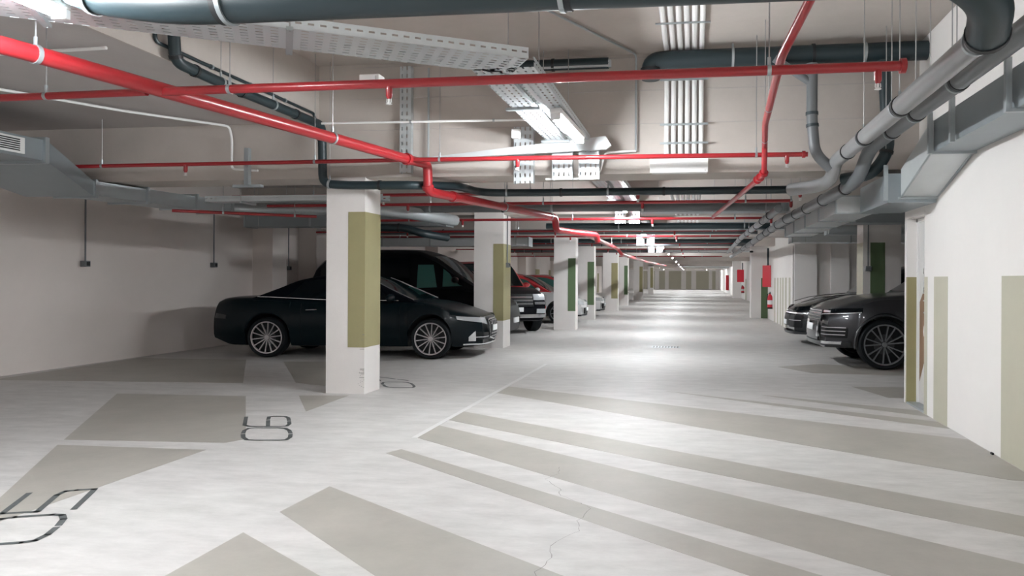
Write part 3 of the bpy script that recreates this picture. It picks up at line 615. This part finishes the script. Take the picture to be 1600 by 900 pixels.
def cabinet(x, y, z, w_, h_, label, zt):
    root = empty('fire_sign', (x, y, z)); tag(root, label, 'fire sign', 'red fire signs on the right wall'); O = Vector((x, y, z))
    m = MB(); m.prism([(x, y, z), (x - w_, y - .02, z), (x, y - .22, z)], (0, 0, h_)); m.build('sign_body', M['signred'], root, O, smooth=False, bevel=.004)
    m = MB(); m.tube([(x - .07, y + .06, z + h_ - .1), (x - .07, y + .06, zt)], .035, 10); m.build('riser_pipe', M['dgrey'], root, O)
cabinet(2.56, 25.3, 1.10, .26, .72, 'tall red wall sign above the nearest fire extinguisher', 2.4)
extinguisher(2.46, 24.4, .40, 'nearest fire extinguisher, red with a pale label, by the green pilaster')
cabinet(3.44, 51.6, 1.18, .45, .85, 'smaller red wall sign further down the right wall', 2.5)
extinguisher(3.3, 50.4, .45, 'second fire extinguisher below the smaller red sign', 1.3)
m = MB(); m.prism([(2.84, 60, .5), (2.6, 60, .5), (2.6, 60, 1.7), (2.84, 60, 1.7)], (0, .3, 0)); tag(m.build('fire_cabinet', M['signred'], org=(2.84, 60, .5), bevel=.01), 'small red and white fire point at the far end of the right wall', 'fire cabinet')
m = MB(); m.lathe([(.05, 0), (.06, .01), (.06, .06), (.02, .07)], (2.0, 26.1, 2.28), 'z', 12)
tag(m.build('dome_camera', M['black'], org=(2.0, 26.1, 2.28)), 'small black dome camera on the green pilaster corner', 'camera')
root = empty('floor_drain', (-.52, 14.55, 0)); tag(root, 'slotted metal drain in the middle of the aisle', 'drain cover')
m = MB(); m.box(-.80, -.24, 14.38, 14.72, 0, .004); m.build('drain_frame', M['zinc'], root, (-.52, 14.55, 0), smooth=False)
m = MB()
for i in range(9): m.box(-.77 + i * .058, -.745 + i * .058, 14.42, 14.68, .004, .007)
m.build('drain_grate', M['black'], root, (-.52, 14.55, 0), smooth=False)
m = MB(); m.tube([(2.27, 6.0, .012), (2.27, 6.03, .012)], .01, 8); tag(m.build('door_stop', M['black'], org=(2.27, 6, .01)), 'tiny dark bolt at the foot of the white wall', 'bolt')

# ------------------------------------------------------------------ cars
def pch(P):
    """smooth monotone interpolation through P = [(x, z)]"""
    n = len(P); xs = [p[0] for p in P]; zs = [p[1] for p in P]
    d = [(zs[i + 1] - zs[i]) / (xs[i + 1] - xs[i]) for i in range(n - 1)]
    m = [d[0]] + [0 if d[i - 1] * d[i] <= 0 else 2 * d[i - 1] * d[i] / (d[i - 1] + d[i]) for i in range(1, n - 1)] + [d[-1]]
    def f(x):
        if x <= xs[0]: return zs[0]
        if x >= xs[-1]: return zs[-1]
        i = max(j for j in range(n - 1) if xs[j] <= x); h = xs[i + 1] - xs[i]; t = (x - xs[i]) / h
        return (2 * t ** 3 - 3 * t * t + 1) * zs[i] + (t ** 3 - 2 * t * t + t) * h * m[i] + (-2 * t ** 3 + 3 * t * t) * zs[i + 1] + (t ** 3 - t * t) * h * m[i + 1]
    return f
def sm(t): t = max(0, min(1, t)); return t * t * (3 - 2 * t)

class Car:
    def __init__(s, label, group, loc, rz, paint, L, W, fx, rx, R, top, roof, cat='car', sill=.2, fb=.2, rb=.28, nose=.14, tail=.12, kf=.3, kr=.2, zm=.6, tum=.42, roofmat=None, name='car', plan=.14, Ra=None):
        s.L, s.W, s.fx, s.rx, s.R = L, W, fx, rx, R; s.Ra = Ra or R + .055; s.sill = sill; s.kf, s.kr, s.zm = kf, kr, zm; s.nose, s.tail, s.tum, s.plan = nose, tail, tum, plan
        s.top = pch(top); s.roof = pch(roof); s.rx0, s.rx1 = roof[0][0], roof[-1][0]; s.paint = M[paint]
        s.bot = pch([(-L / 2, rb), (-L / 2 + .35, sill), (rx, sill), (fx, sill), (L / 2 - .4, sill), (L / 2, fb)])
        s.root = empty(name, loc, rz); tag(s.root, label, cat, group)
        s.body(); s.cabin(M[roofmat] if roofmat else s.paint); s.wells()
    def f(s, z): return 1 - .55 * (z - s.zm) ** 2
    def hw(s, x):
        h = s.W / 2; a = s.L / 2
        if x > a - 1.1: return h * (1 - s.kf * ((x - a + 1.1) / 1.1) ** 3.2)
        if x < -a + 1.0: return h * (1 - s.kr * ((-a + 1.0 - x) / 1.0) ** 3.2)
        return h
    def df(s, x, y, z):
        a = s.L / 2
        kf = sm((x - a + .9) / .9); kr = sm((-x - a + .9) / .9)
        q = (y / (s.W / 2)) ** 2 * s.plan
        up_ = max(0, z - .5) / .35; dn = max(0, .38 - z) / .3
        return (x - kf * (s.nose * up_ ** 1.8 + q + .10 * dn ** 2) + kr * (s.tail * up_ ** 2 + q * .7 + .12 * dn ** 2), y, z)
    def zb(s, x):
        z = s.bot(x)
        for c in (s.fx, s.rx):
            if abs(x - c) < s.Ra: z = max(z, s.R + math.sqrt(s.Ra ** 2 - (x - c) ** 2))
        return z
    def body(s):
        a = s.L / 2; xs = set(round(-a + s.L * i / 70, 4) for i in range(71))
        for c in (s.fx, s.rx):
            xs |= set(round(c + s.Ra * math.cos(PI * k / 24), 4) for k in range(25)); dx = math.sqrt(max(0, s.Ra ** 2 - (s.R - s.sill) ** 2))
            xs |= {c - s.Ra - .001, c + s.Ra + .001}
        xs = sorted(xs); vs = []; fs = []; mi = []
        for x in xs:
            b = s.zb(x); t = s.top(x); h = max(t - b, .05); w_ = s.hw(x); half = [(0, b), (w_ * s.f(b) * .86, b), (w_ * s.f(b) * .985, b + .015)]
            for q in (.12, .3, .5, .68, .84): z = b + h * q; half.append((w_ * s.f(z), z))
            half += [(w_ * s.f(t) - .012, t - .035), (w_ * s.f(t) - .04, t - .012), (w_ * .8, t + .003), (w_ * .45, t + .014), (0, t + .02)]
            ring = half + [(-y, z) for y, z in half[-2:0:-1]]
            vs += [s.df(x, y, z) for y, z in ring]
        n = len(ring)
        for i in range(len(xs) - 1):
            for j in range(n):
                fs.append((i * n + j, i * n + (j + 1) % n, (i + 1) * n + (j + 1) % n, (i + 1) * n + j)); mi.append(1 if j in (0, 1, n - 1, n - 2) else 0)
        fs += [list(range(n))[::-1], list(range(len(vs) - n, len(vs)))]; mi += [0, 0]
        m = MB(); m.v = vs; m.f = fs; m.m = mi; m.build('body', [s.paint, M['black']], s.root)
    def cw(s, x): return s.hw(x) * s.f(s.top(x)) - .05
    def gy(s, x, z):
        t = s.top(x); return s.cw(x) - s.tum * max(0, z - t) ** 1.15
    def cabin(s, m_):
        vs = []; N = 44; n = None
        for i in range(N + 1):
            x = s.rx0 + (s.rx1 - s.rx0) * i / N; t = s.top(x) - .02; r = max(s.roof(x), t + .012); g = lambda z: s.gy(x, z)
            hh = r - t
            half = [(0, t), (s.cw(x), t), (g(t + hh * .5), t + hh * .5), (g(r - .08 * min(1, hh / .3)), r - .08 * min(1, hh / .3)), (g(r) - .05, r - .022 * min(1, hh / .3)), (g(r) - .14, r), (0, r + .025 * min(1, hh / .3))]
            ring = half + [(-y, z) for y, z in half[-2:0:-1]]; n = len(ring); vs += [(x, y, z) for y, z in ring]
        fs = [(i * n + j, i * n + (j + 1) % n, (i + 1) * n + (j + 1) % n, (i + 1) * n + j) for i in range(N) for j in range(n)]
        fs += [list(range(n))[::-1], list(range(len(vs) - n, len(vs)))]
        m = MB(); m.add(vs, fs); m.build('cabin_roof', m_, s.root)
    def grid(s, rows, th=.012):
        """rows of points -> thin closed shell; thickness pushed towards the inside"""
        nr, nc = len(rows), len(rows[0]); m = MB(); top = [Vector(p) for r in rows for p in r]
        nn = []
        for i in range(nr):
            for j in range(nc):
                a = Vector(rows[min(i + 1, nr - 1)][j]) - Vector(rows[max(i - 1, 0)][j]); b = Vector(rows[i][min(j + 1, nc - 1)]) - Vector(rows[i][max(j - 1, 0)])
                q = a.cross(b); nn.append(q.normalized() if q.length > 1e-9 else Vector((0, 0, 1)))
        c = Vector((0, 0, .5)); s0 = sum((t - c).dot(q) for t, q in zip(top, nn)); sg = 1 if s0 > 0 else -1
        bot = [t - q * sg * th for t, q in zip(top, nn)]; K = nr * nc; fs = []
        for i in range(nr - 1):
            for j in range(nc - 1):
                q = (i * nc + j, i * nc + j + 1, (i + 1) * nc + j + 1, (i + 1) * nc + j); fs += [q, tuple(K + k for k in q[::-1])]
        bd = [(0, j) for j in range(nc)] + [(i, nc - 1) for i in range(1, nr)] + [(nr - 1, j) for j in range(nc - 2, -1, -1)] + [(i, 0) for i in range(nr - 2, 0, -1)]
        bi = [i * nc + j for i, j in bd]
        fs += [(bi[k], bi[(k + 1) % len(bi)], bi[(k + 1) % len(bi)] + K, bi[k] + K) for k in range(len(bi))]
        m.add(top + bot, fs); return m
    def side_window(s, x0, x1, m_, name='side_window', lo=.03, hi=.075, zmax=9, label=None, sides=(1, -1), slant0=0, slant1=0):
        for sd in sides:
            rows = []
            for i in range(17):
                u = i / 16; r = []
                for j in range(5):
                    v = j / 4; x = (x0 + slant0 * v) * (1 - u) + (x1 + slant1 * v) * u
                    a = s.top(x) + lo; b = min(s.roof(x) - hi, zmax)
                    z = a + max(b - a, .002) * v
                    r.append((x, sd * (s.gy(x, z) + .006), z))
                rows.append(r)
            s.grid(rows).build(name, M[m_], s.root, label=label)
    def screen(s, x0, x1, m_, name, inset=.1):
        rows = []
        for i in range(11):
            x = x0 + (x1 - x0) * i / 10; r = max(s.roof(x), s.top(x)); y = s.gy(x, r) - inset
            rows.append([(x, y * k, r + .008 + .022 * (1 - k * k) * min(1, (r - s.top(x) + .02) / .3)) for k in (-1, -.6, -.2, .2, .6, 1)])
        s.grid(rows).build(name, M[m_], s.root)
    def P(s, q, z, off=0, end=1):
        sg = 1 if q >= 0 else -1; q = abs(q); a = s.L / 2
        if q <= 1: x, y = a, q * s.hw(a * end) * s.f(z)
        else: x = a - (q - 1); y = s.hw(x * end) * s.f(z)
        X, Y, Z = s.df(x * end, y, z)
        nx, ny = (1, 0) if q <= .85 else ((.7, .7) if q < 1.12 else (.15, .99))
        return (X + end * nx * off, sg * (Y + ny * off), Z)
    def patch(s, q0, q1, lo, hi, m_, name, off=.008, both=False, end=1, n=10, parent=None, label=None, th=.03):
        lo = lo if callable(lo) else (lambda u, v=lo: v); hi = hi if callable(hi) else (lambda u, v=hi: v); o = None
        for sg in ((1, -1) if both else (1,)):
            rows = []
            for i in range(n + 1):
                u = i / n; q = (q0 + (q1 - q0) * u) * sg; a, b = lo(u), hi(u)
                rows.append([s.P(q, a + (b - a) * v / 3, off, end) for v in range(4)])
            o = s.grid(rows, th).build(name, M[m_], parent or s.root, label=label)
        return o
    def wells(s):
        pass
    def wheels(s, n, w_, ty=.235, m_='alloy', Rr=None, double=False, face='black'):
        Rr = Rr or s.R * .74; R = s.R
        for x in (s.fx, s.rx):
            for sd in (1, -1):
                y = sd * (s.W / 2 - ty / 2 - .012); c = (x, y, R); h = ty / 2
                m = MB(); m.lathe([(Rr, -h * .9), (R * .93, -h), (R - .008, -h * .86), (R, -h * .5), (R, h * .5), (R - .008, h * .86), (R * .93, h), (Rr, h * .9), (Rr, -h * .9)], c, 'y', 40, cap=False)
                wh = m.build('wheel', M['tyre'], s.root)
                yo = y + sd * h
                m = MB(); m.lathe([(Rr * 1.015, yo - y - sd * .03), (Rr * 1.02, yo - y + sd * .000), (Rr * .955, yo - y - sd * .002), (Rr * .94, yo - y - sd * .03), (Rr * 1.015, yo - y - sd * .03)], c, 'y', 40, cap=False)
                for k in range(n):
                    for dd in ((-.5, .5) if double else (0,)):
                        a = 2 * PI * k / n + .13; aw = a + dd * (2 * PI / n) * .42
                        ax = a + dd * (2 * PI / n) * .22
                        p0 = Vector((x + math.cos(ax) * Rr * .16, yo - sd * .035, R + math.sin(ax) * Rr * .16)); p1 = Vector((x + math.cos(aw) * Rr * .97, yo - sd * .008, R + math.sin(aw) * Rr * .97))
                        t = Vector((-math.sin(aw), 0, math.cos(aw))); dy = Vector((0, -sd * .03, 0))
                        m.prism([p0 + t * w_ * .4, p0 - t * w_ * .4, p1 - t * w_ * .55, p1 + t * w_ * .55], dy)
                m.lathe([(.035, yo - y - sd * .05), (.04, yo - y - sd * .02), (.02, yo - y - sd * .016)], c, 'y', 16)
                m.build('rim', M[m_], wh)
                m = MB(); m.lathe([(Rr * .95, yo - y - sd * .10), (Rr * .95, yo - y - sd * .07)], c, 'y', 32); m.build('wheel_barrel', M[face], wh)
                m = MB(); m.lathe([(Rr * .5, yo - y - sd * .069), (Rr * .5, yo - y - sd * .06)], c, 'y', 32); m.build('brake_disc', M['trim'], wh)
    def mirror(s, x, m_, z=None, sides=(1, -1)):
        for sd in sides:
            z0 = z or s.top(x) + .06; y = s.cw(x)
            m = MB(); pr = []
            for i in range(9):
                a = PI * i / 8; pr.append((.075 * math.sin(a) + .001, -.11 * math.cos(a)))
            m.lathe(pr, (0, 0, 0), 'y', 14)
            m.v = [(x + v[0] * 1.0, sd * (y + .13) + v[1], z0 + v[2] * .85) for v in m.v]
            m.tube([(x + .02, sd * (y - .02), z0 - .05), (x + .01, sd * (y + .06), z0 - .03)], .02, 8)
            m.build('wing_mirror', M[m_], s.root)
    def handle(s, x, z, m_='chrome', sides=(1, -1)):
        for sd in sides:
            m = MB(); y = s.hw(x) * s.f(z); m.tube([(x - .09, sd * (y - .005), z), (x - .07, sd * (y + .03), z), (x + .07, sd * (y + .03), z + .004), (x + .09, sd * (y - .005), z + .004)], .011, 8); m.build('door_handle', M[m_], s.root)
    def seam(s, x, z0, z1, sides=(1, -1)):
        for sd in sides:
            pts = [(x, sd * (s.hw(x) * s.f(z0 + (z1 - z0) * i / 6) - .001), z0 + (z1 - z0) * i / 6) for i in range(7)]
            m = MB(); m.tube(pts, .004, 6); m.build('door_seam', M['black'], s.root)
    def beltline(s, x0, x1, m_='chrome', r=.008, lo=.015, sides=(1, -1)):
        for sd in sides:
            pts = [(x, sd * (s.cw(x) + .012), s.top(x) + lo) for x in [x0 + (x1 - x0) * i / 14 for i in range(15)]]
            m = MB(); m.tube(pts, r, 6); m.build('window_trim', M[m_], s.root)

# dark teal convertible
a = Car('dark teal convertible with closed black soft top, parked behind the near pillar', None, (-5.80, 12.36, 0), math.radians(5.2), 'audi', 4.69, 1.85, 1.46, -1.30, .335,
        [(-2.345, .93), (-2.25, .975), (-2.1, .99), (-1.5, .995), (-.9, .975), (0, .945), (.75, .945), (1.2, .935), (1.7, .865), (2.1, .775), (2.345, .68)],
        [(-1.6, .99), (-1.25, 1.14), (-.85, 1.30), (-.4, 1.375), (0, 1.385), (.3, 1.33), (.7, 1.16), (1.2, .94)], cat='convertible', roofmat='softtop', sill=.19, fb=.21, rb=.3, nose=.16, tail=.05, kf=.30, kr=.16, tum=.5)
a.side_window(-1.05, .95, 'glass', lo=.02, hi=.06, slant0=.3, slant1=-.45)
a.screen(.3, 1.15, 'glasst', 'windscreen', inset=.06); a.screen(-1.2, -.75, 'glass', 'rear_window', inset=.25)
a.beltline(-1.5, .9, r=.007); a.wheels(14, .014, m_='alloy', Rr=.262)
for sd in (1, -1):
    m = MB(); pts = [(x, sd * (a.gy(x, a.roof(x)) - .02), a.roof(x) + .006) for x in (.3, .5, .7, .85, 1.0, 1.15)]; m.tube(pts, .012, 8); m.build('windscreen_pillar_trim', M['chrome'], a.root)
a.mirror(.8, 'audi'); a.handle(-.55, .80); a.seam(.95, .28, .86); a.seam(-.72, .3, .9)
g = a.patch(-.50, .50, lambda u: .27 + .05 * abs(2 * u - 1), lambda u: .655 - .05 * max(0, abs(2 * u - 1) - .7), 'chrome', 'grille_surround', off=.012, n=14)
g = a.patch(-.44, .44, lambda u: .295 + .05 * abs(2 * u - 1), lambda u: .635 - .04 * max(0, abs(2 * u - 1) - .7), 'black', 'grille', off=.018, n=14)
for z in (.34, .39, .55, .60): a.patch(-.42, .42, z, z + .010, 'chrome', 'grille_bar', off=.024, parent=g, th=.006)
m = MB(); 
for i in range(4):
    pts = [a.P(-.24 + .16 * i + .09 * math.cos(t * PI / 8), .575 + .045 * math.sin(t * PI / 8), .032) for t in range(17)]; m.tube(pts, .006, 6)
m.build('ring_badge', M['chrome'], g)
a.patch(-.30, .30, .435, .535, 'plate', 'number_plate', off=.035, th=.012, label='white number plate')
a.patch(.70, 1.36, lambda u: .555 + .10 * u, lambda u: .668 + .045 * u, 'lamp', 'headlight', off=.006, both=True, n=14)
a.patch(.68, 1.42, lambda u: .668 + .045 * u, lambda u: .682 + .047 * u, 'black', 'headlight_brow', off=.008, both=True, n=14, th=.012)
a.patch(.60, 1.12, lambda u: .29 + .03 * u, lambda u: .42 + .02 * u, 'black', 'air_intake', off=.007, both=True)
a.patch(.62, 1.10, .35, .362, 'chrome', 'intake_bar', off=.014, both=True, th=.008)
a.patch(1.10, 1.20, .29, lambda u: .46 - .1 * u, 'chrome', 'intake_fin', off=.012, both=True, n=4)
a.patch(-1.28, 1.28, .225, .25, 'chrome', 'front_splitter', off=.025, n=30, th=.03)
a.patch(.55, 1.25, lambda u: .66 - .02 * u, lambda u: .80 - .1 * u, 'trim', 'tail_light', off=.006, both=True, end=-1)
a.patch(-.3, .3, .5, .6, 'plate', 'number_plate', off=.012, end=-1)

# black van
v = Car('tall black passenger van parked beyond the convertible', None, (-6.08, 15.72, 0), math.radians(1), 'navy', 4.5, 1.93, 1.4, -1.4, .345,
        [(-2.25, 1.02), (-2.1, 1.08), (0, 1.09), (.9, 1.12), (1.25, 1.13), (1.75, 1.06), (2.1, .96), (2.25, .78)],
        [(-2.2, 1.12), (-2.0, 1.6), (-1.6, 1.85), (-.6, 1.945), (.15, 1.93), (.6, 1.79), (1.2, 1.40), (1.7, 1.08)], cat='van', name='van', sill=.22, nose=.12, tail=.03, kf=.24, kr=.12, tum=.18, zm=.7)
v.side_window(.28, .72, 'glassg', name='front_door_window', lo=.03, hi=.13, zmax=1.62, slant1=-.1, label='greenish front door window')
v.side_window(.84, 1.28, 'glassg', name='quarter_window', lo=.04, hi=.12, zmax=1.58, slant1=-.3)
v.side_window(-.85, .12, 'glass', name='sliding_door_window', lo=.05, hi=.16); v.side_window(-1.9, -1.0, 'glass', name='rear_side_window', lo=.05, hi=.16)
v.screen(.6, 1.62, 'glasst', 'windscreen', inset=.08); v.wheels(10, .03, m_='alloy'); v.mirror(1.15, 'navy', z=1.3); v.handle(.35, 1.0); v.seam(.2, .3, 1.05)
v.patch(-.7, .7, .5, .75, 'black', 'grille'); v.patch(.75, 1.3, .66, .82, 'lamp', 'headlight', both=True); v.patch(-.3, .3, .38, .49, 'plate', 'number_plate', off=.02)

# dark SUV with silver grille, angled towards the viewer
s_ = Car('dark SUV with big silver grille, nose turned towards the viewer past the second pillar', None, (-5.60, 19.15, 0), math.radians(-55), 'navy', 4.35, 1.86, 1.35, -1.3, .36,
        [(-2.175, .95), (-2.0, 1.0), (0, 1.0), (.8, 1.04), (1.3, 1.03), (1.8, .98), (2.175, .82)],
        [(-2.1, 1.0), (-1.95, 1.45), (-1.6, 1.6), (-.2, 1.66), (.2, 1.62), (.95, 1.02)], name='car', roofmat='cred', sill=.26, fb=.3, nose=.06, kf=.14, plan=.06, tum=.25, zm=.65)
s_.side_window(-1.8, .75, 'glass', lo=.03, hi=.09, slant1=-.5); s_.screen(.28, .9, 'glasst', 'windscreen', inset=.06)
s_.wheels(10, .03, m_='alloyd'); s_.mirror(.6, 'cred'); s_.handle(-.2, .9)
s_.root.scale = (1.07, 1.07, 1.07)
g = s_.patch(-.62, .62, .62, .90, 'black', 'grille', off=.012)
for z in (.66, .735, .81): s_.patch(-.6, .6, z, z + .035, 'chrome', 'grille_bar', off=.02, parent=g, th=.012)
s_.patch(.64, 1.14, .76, .90, 'lamp', 'headlight', off=.012, both=True); s_.patch(.66, 1.14, .66, .72, 'chrome', 'headlight_trim', off=.012, both=True)
s_.patch(-.3, .3, .50, .60, 'plate', 'number_plate', off=.03); s_.patch(-1.1, 1.1, .36, .44, 'chrome', 'bumper_guard', off=.025, n=24)
s_.patch(.72, 1.05, .46, .56, 'lamp', 'fog_light', off=.014, both=True); s_.patch(1.02, 1.2, .42, .62, 'cred', 'side_marker', off=.014, both=True)

# white and red hatchbacks
def hatch(paint, label, loc, tk, roofmat=None):
    h = Car(label, None, loc, 0, paint, 3.95, 1.78, 1.22, -1.25, .315,
        [(-1.975, .88), (-1.8, .93), (0, .93), (.7, .95), (1.1, .93), (1.5, .86), (1.8, .74), (1.975, .6)],
        [(-1.9, .92), (-1.75, 1.28), (-1.4, 1.43), (-.3, 1.47), (.05, 1.42), (1.0, .93)], roofmat=roofmat, sill=.2, kf=.34, plan=.22, tum=.32)
    h.side_window(-1.6, .75, 'glassg', lo=.03, hi=.08, slant1=-.5); h.screen(.1, .95, 'glasst', 'windscreen', inset=.07)
    h.wheels(8, .03, m_='alloyd'); h.mirror(.6, paint); h.handle(-.2, .8); h.seam(.85, .3, .85)
    h.patch(-.55, .55, .28, .46, 'black', 'grille'); h.patch(.62, 1.4, lambda u: .54 + .04 * u, lambda u: .66 + .05 * u, 'lamp', 'headlight', both=True)
    h.patch(-1.1, 1.1, .215, .25, 'black', 'lower_lip', off=.012, n=20); h.patch(-.3, .3, .36, .46, 'plate', 'number_plate', off=.02); return h
hatch('cwhite', 'white hatchback with red roof, its nose poking past the third pillar', (-5.22, 22.55, 0), 1, 'cred')
hatch('cwhite', 'further white hatchback with red roof, mostly hidden beyond the fourth pillar', (-5.15, 26.6, 0), 1, 'cred')

# right side: charcoal SUV and black crossover
r = Car('charcoal luxury SUV with large dark spoked wheel, front half showing on the right', None, (4.30, 12.47, 0), PI + math.radians(1.5), 'rover', 4.80, 2.0, 1.50, -1.37, .375,
        [(-2.4, .98), (-2.2, 1.06), (0, 1.10), (.75, 1.12), (1.1, 1.115), (1.6, 1.075), (2.0, 1.01), (2.25, .95), (2.4, .86)],
        [(-2.3, 1.05), (-2.1, 1.4), (-1.7, 1.6), (-.2, 1.68), (.1, 1.64), (1.0, 1.12)], name='car', sill=.30, fb=.30, rb=.35, nose=.06, kf=.22, plan=.16, zm=.7, tum=.4, Ra=.44)
r.side_window(-1.9, .7, 'glass', lo=.03, hi=.08, slant1=-.5); r.screen(.15, .95, 'glasst', 'windscreen', inset=.07)
r.wheels(7, .018, m_='alloyd', Rr=.30, double=True, ty=.27); r.mirror(.6, 'rover'); r.handle(-.3, .85); r.seam(.85, .35, 1.0)
g = r.patch(-.66, .66, .70, .875, 'black', 'grille', off=.012, n=16)
for z in (.72, .765, .81, .85): r.patch(-.64, .64, z, z + .014, 'chrome', 'grille_bar', off=.02, parent=g, th=.01, n=12)
r.patch(.66, 1.50, lambda u: .80 + .045 * u, lambda u: .885 + .035 * u, 'glass', 'headlight_housing', off=.008, both=True, n=14)
r.patch(.68, 1.48, lambda u: .80 + .045 * u, lambda u: .812 + .045 * u, 'lamp', 'headlight', off=.014, both=True, n=14, th=.01)
r.patch(.72, 1.0, .84, .872, 'lamp', 'lamp_module', off=.014, both=True, n=6, th=.01)
r.patch(-.6, .6, .40, .62, 'trim', 'lower_grille', off=.010, n=16); r.patch(-.62, -.52, .45, .70, 'chrome', 'grille_side', off=.018, n=3); r.patch(.52, .62, .45, .70, 'chrome', 'grille_side', off=.018, n=3)
r.patch(-.30, .30, .545, .65, 'plate', 'number_plate', off=.03, th=.012, label='white number plate')
r.patch(.76, 1.28, .46, lambda u: .66 - .05 * u, 'black', 'side_vent', off=.010, both=True)
for z in (.50, .555, .61): r.patch(.80, 1.24, z, z + .012, 'alloy', 'vent_bar', off=.018, both=True, th=.01, n=6)
r.patch(-1.35, 1.35, .33, .39, 'trim', 'skid_plate', off=.016, n=26); r.patch(.85, 1.2, .36, .40, 'chrome', 'skid_plate_insert', off=.022, both=True)
for sd in (1, -1):
    for c in (r.fx, r.rx):
        m = MB(); pts = [(c + r.Ra * math.cos(PI * k / 20), sd * (r.hw(c) * r.f(.7) + .002), r.R + r.Ra * math.sin(PI * k / 20)) for k in range(-1, 22)]; m.tube(pts, .018, 8); m.build('arch_trim', M['trim'], r.root)

p = Car('black sporty crossover parked behind the charcoal SUV', None, (4.32, 16.25, 0), PI, 'porsche', 4.7, 1.93, 1.45, -1.36, .365,
        [(-2.35, .9), (-2.1, .98), (0, 1.02), (.7, 1.05), (1.1, 1.03), (1.6, .98), (2.0, .89), (2.25, .79), (2.35, .70)],
        [(-2.25, .96), (-1.9, 1.35), (-1.4, 1.56), (-.2, 1.62), (.1, 1.57), (1.0, 1.04)], name='car', sill=.25, fb=.22, nose=.16, kf=.30, plan=.2, tum=.4)
p.side_window(-1.8, .7, 'glass', lo=.03, hi=.08, slant1=-.5); p.screen(.15, .95, 'glasst', 'windscreen', inset=.07); p.wheels(10, .03, m_='alloyd'); p.mirror(.62, 'porsche'); p.handle(-.3, .85)
p.patch(-.55, .55, .38, .62, 'black', 'grille'); p.patch(-.3, .3, .40, .50, 'plate', 'number_plate', off=.02)
g = p.patch(.58, 1.12, .36, .62, 'black', 'air_intake', both=True); p.patch(.58, 1.1, .50, .515, 'alloy', 'intake_bar', off=.014, both=True, th=.01)
p.patch(-1.15, 1.15, .645, .665, 'alloy', 'light_strip', off=.010, n=24, th=.01); p.patch(.66, 1.45, lambda u: .70 + .04 * u, lambda u: .77 + .05 * u, 'glass', 'headlight', both=True, n=12)
p.patch(-1.2, 1.2, .22, .27, 'trim', 'front_splitter', off=.03, n=26)
for sd in (1, -1):
    m = MB(); pts = [(x, sd * (p.hw(x) * .62), p.top(x) + .016) for x in (1.0, 1.4, 1.8, 2.1)]; m.tube(pts, .006, 6); m.build('bonnet_crease', M['porsche'], p.root)
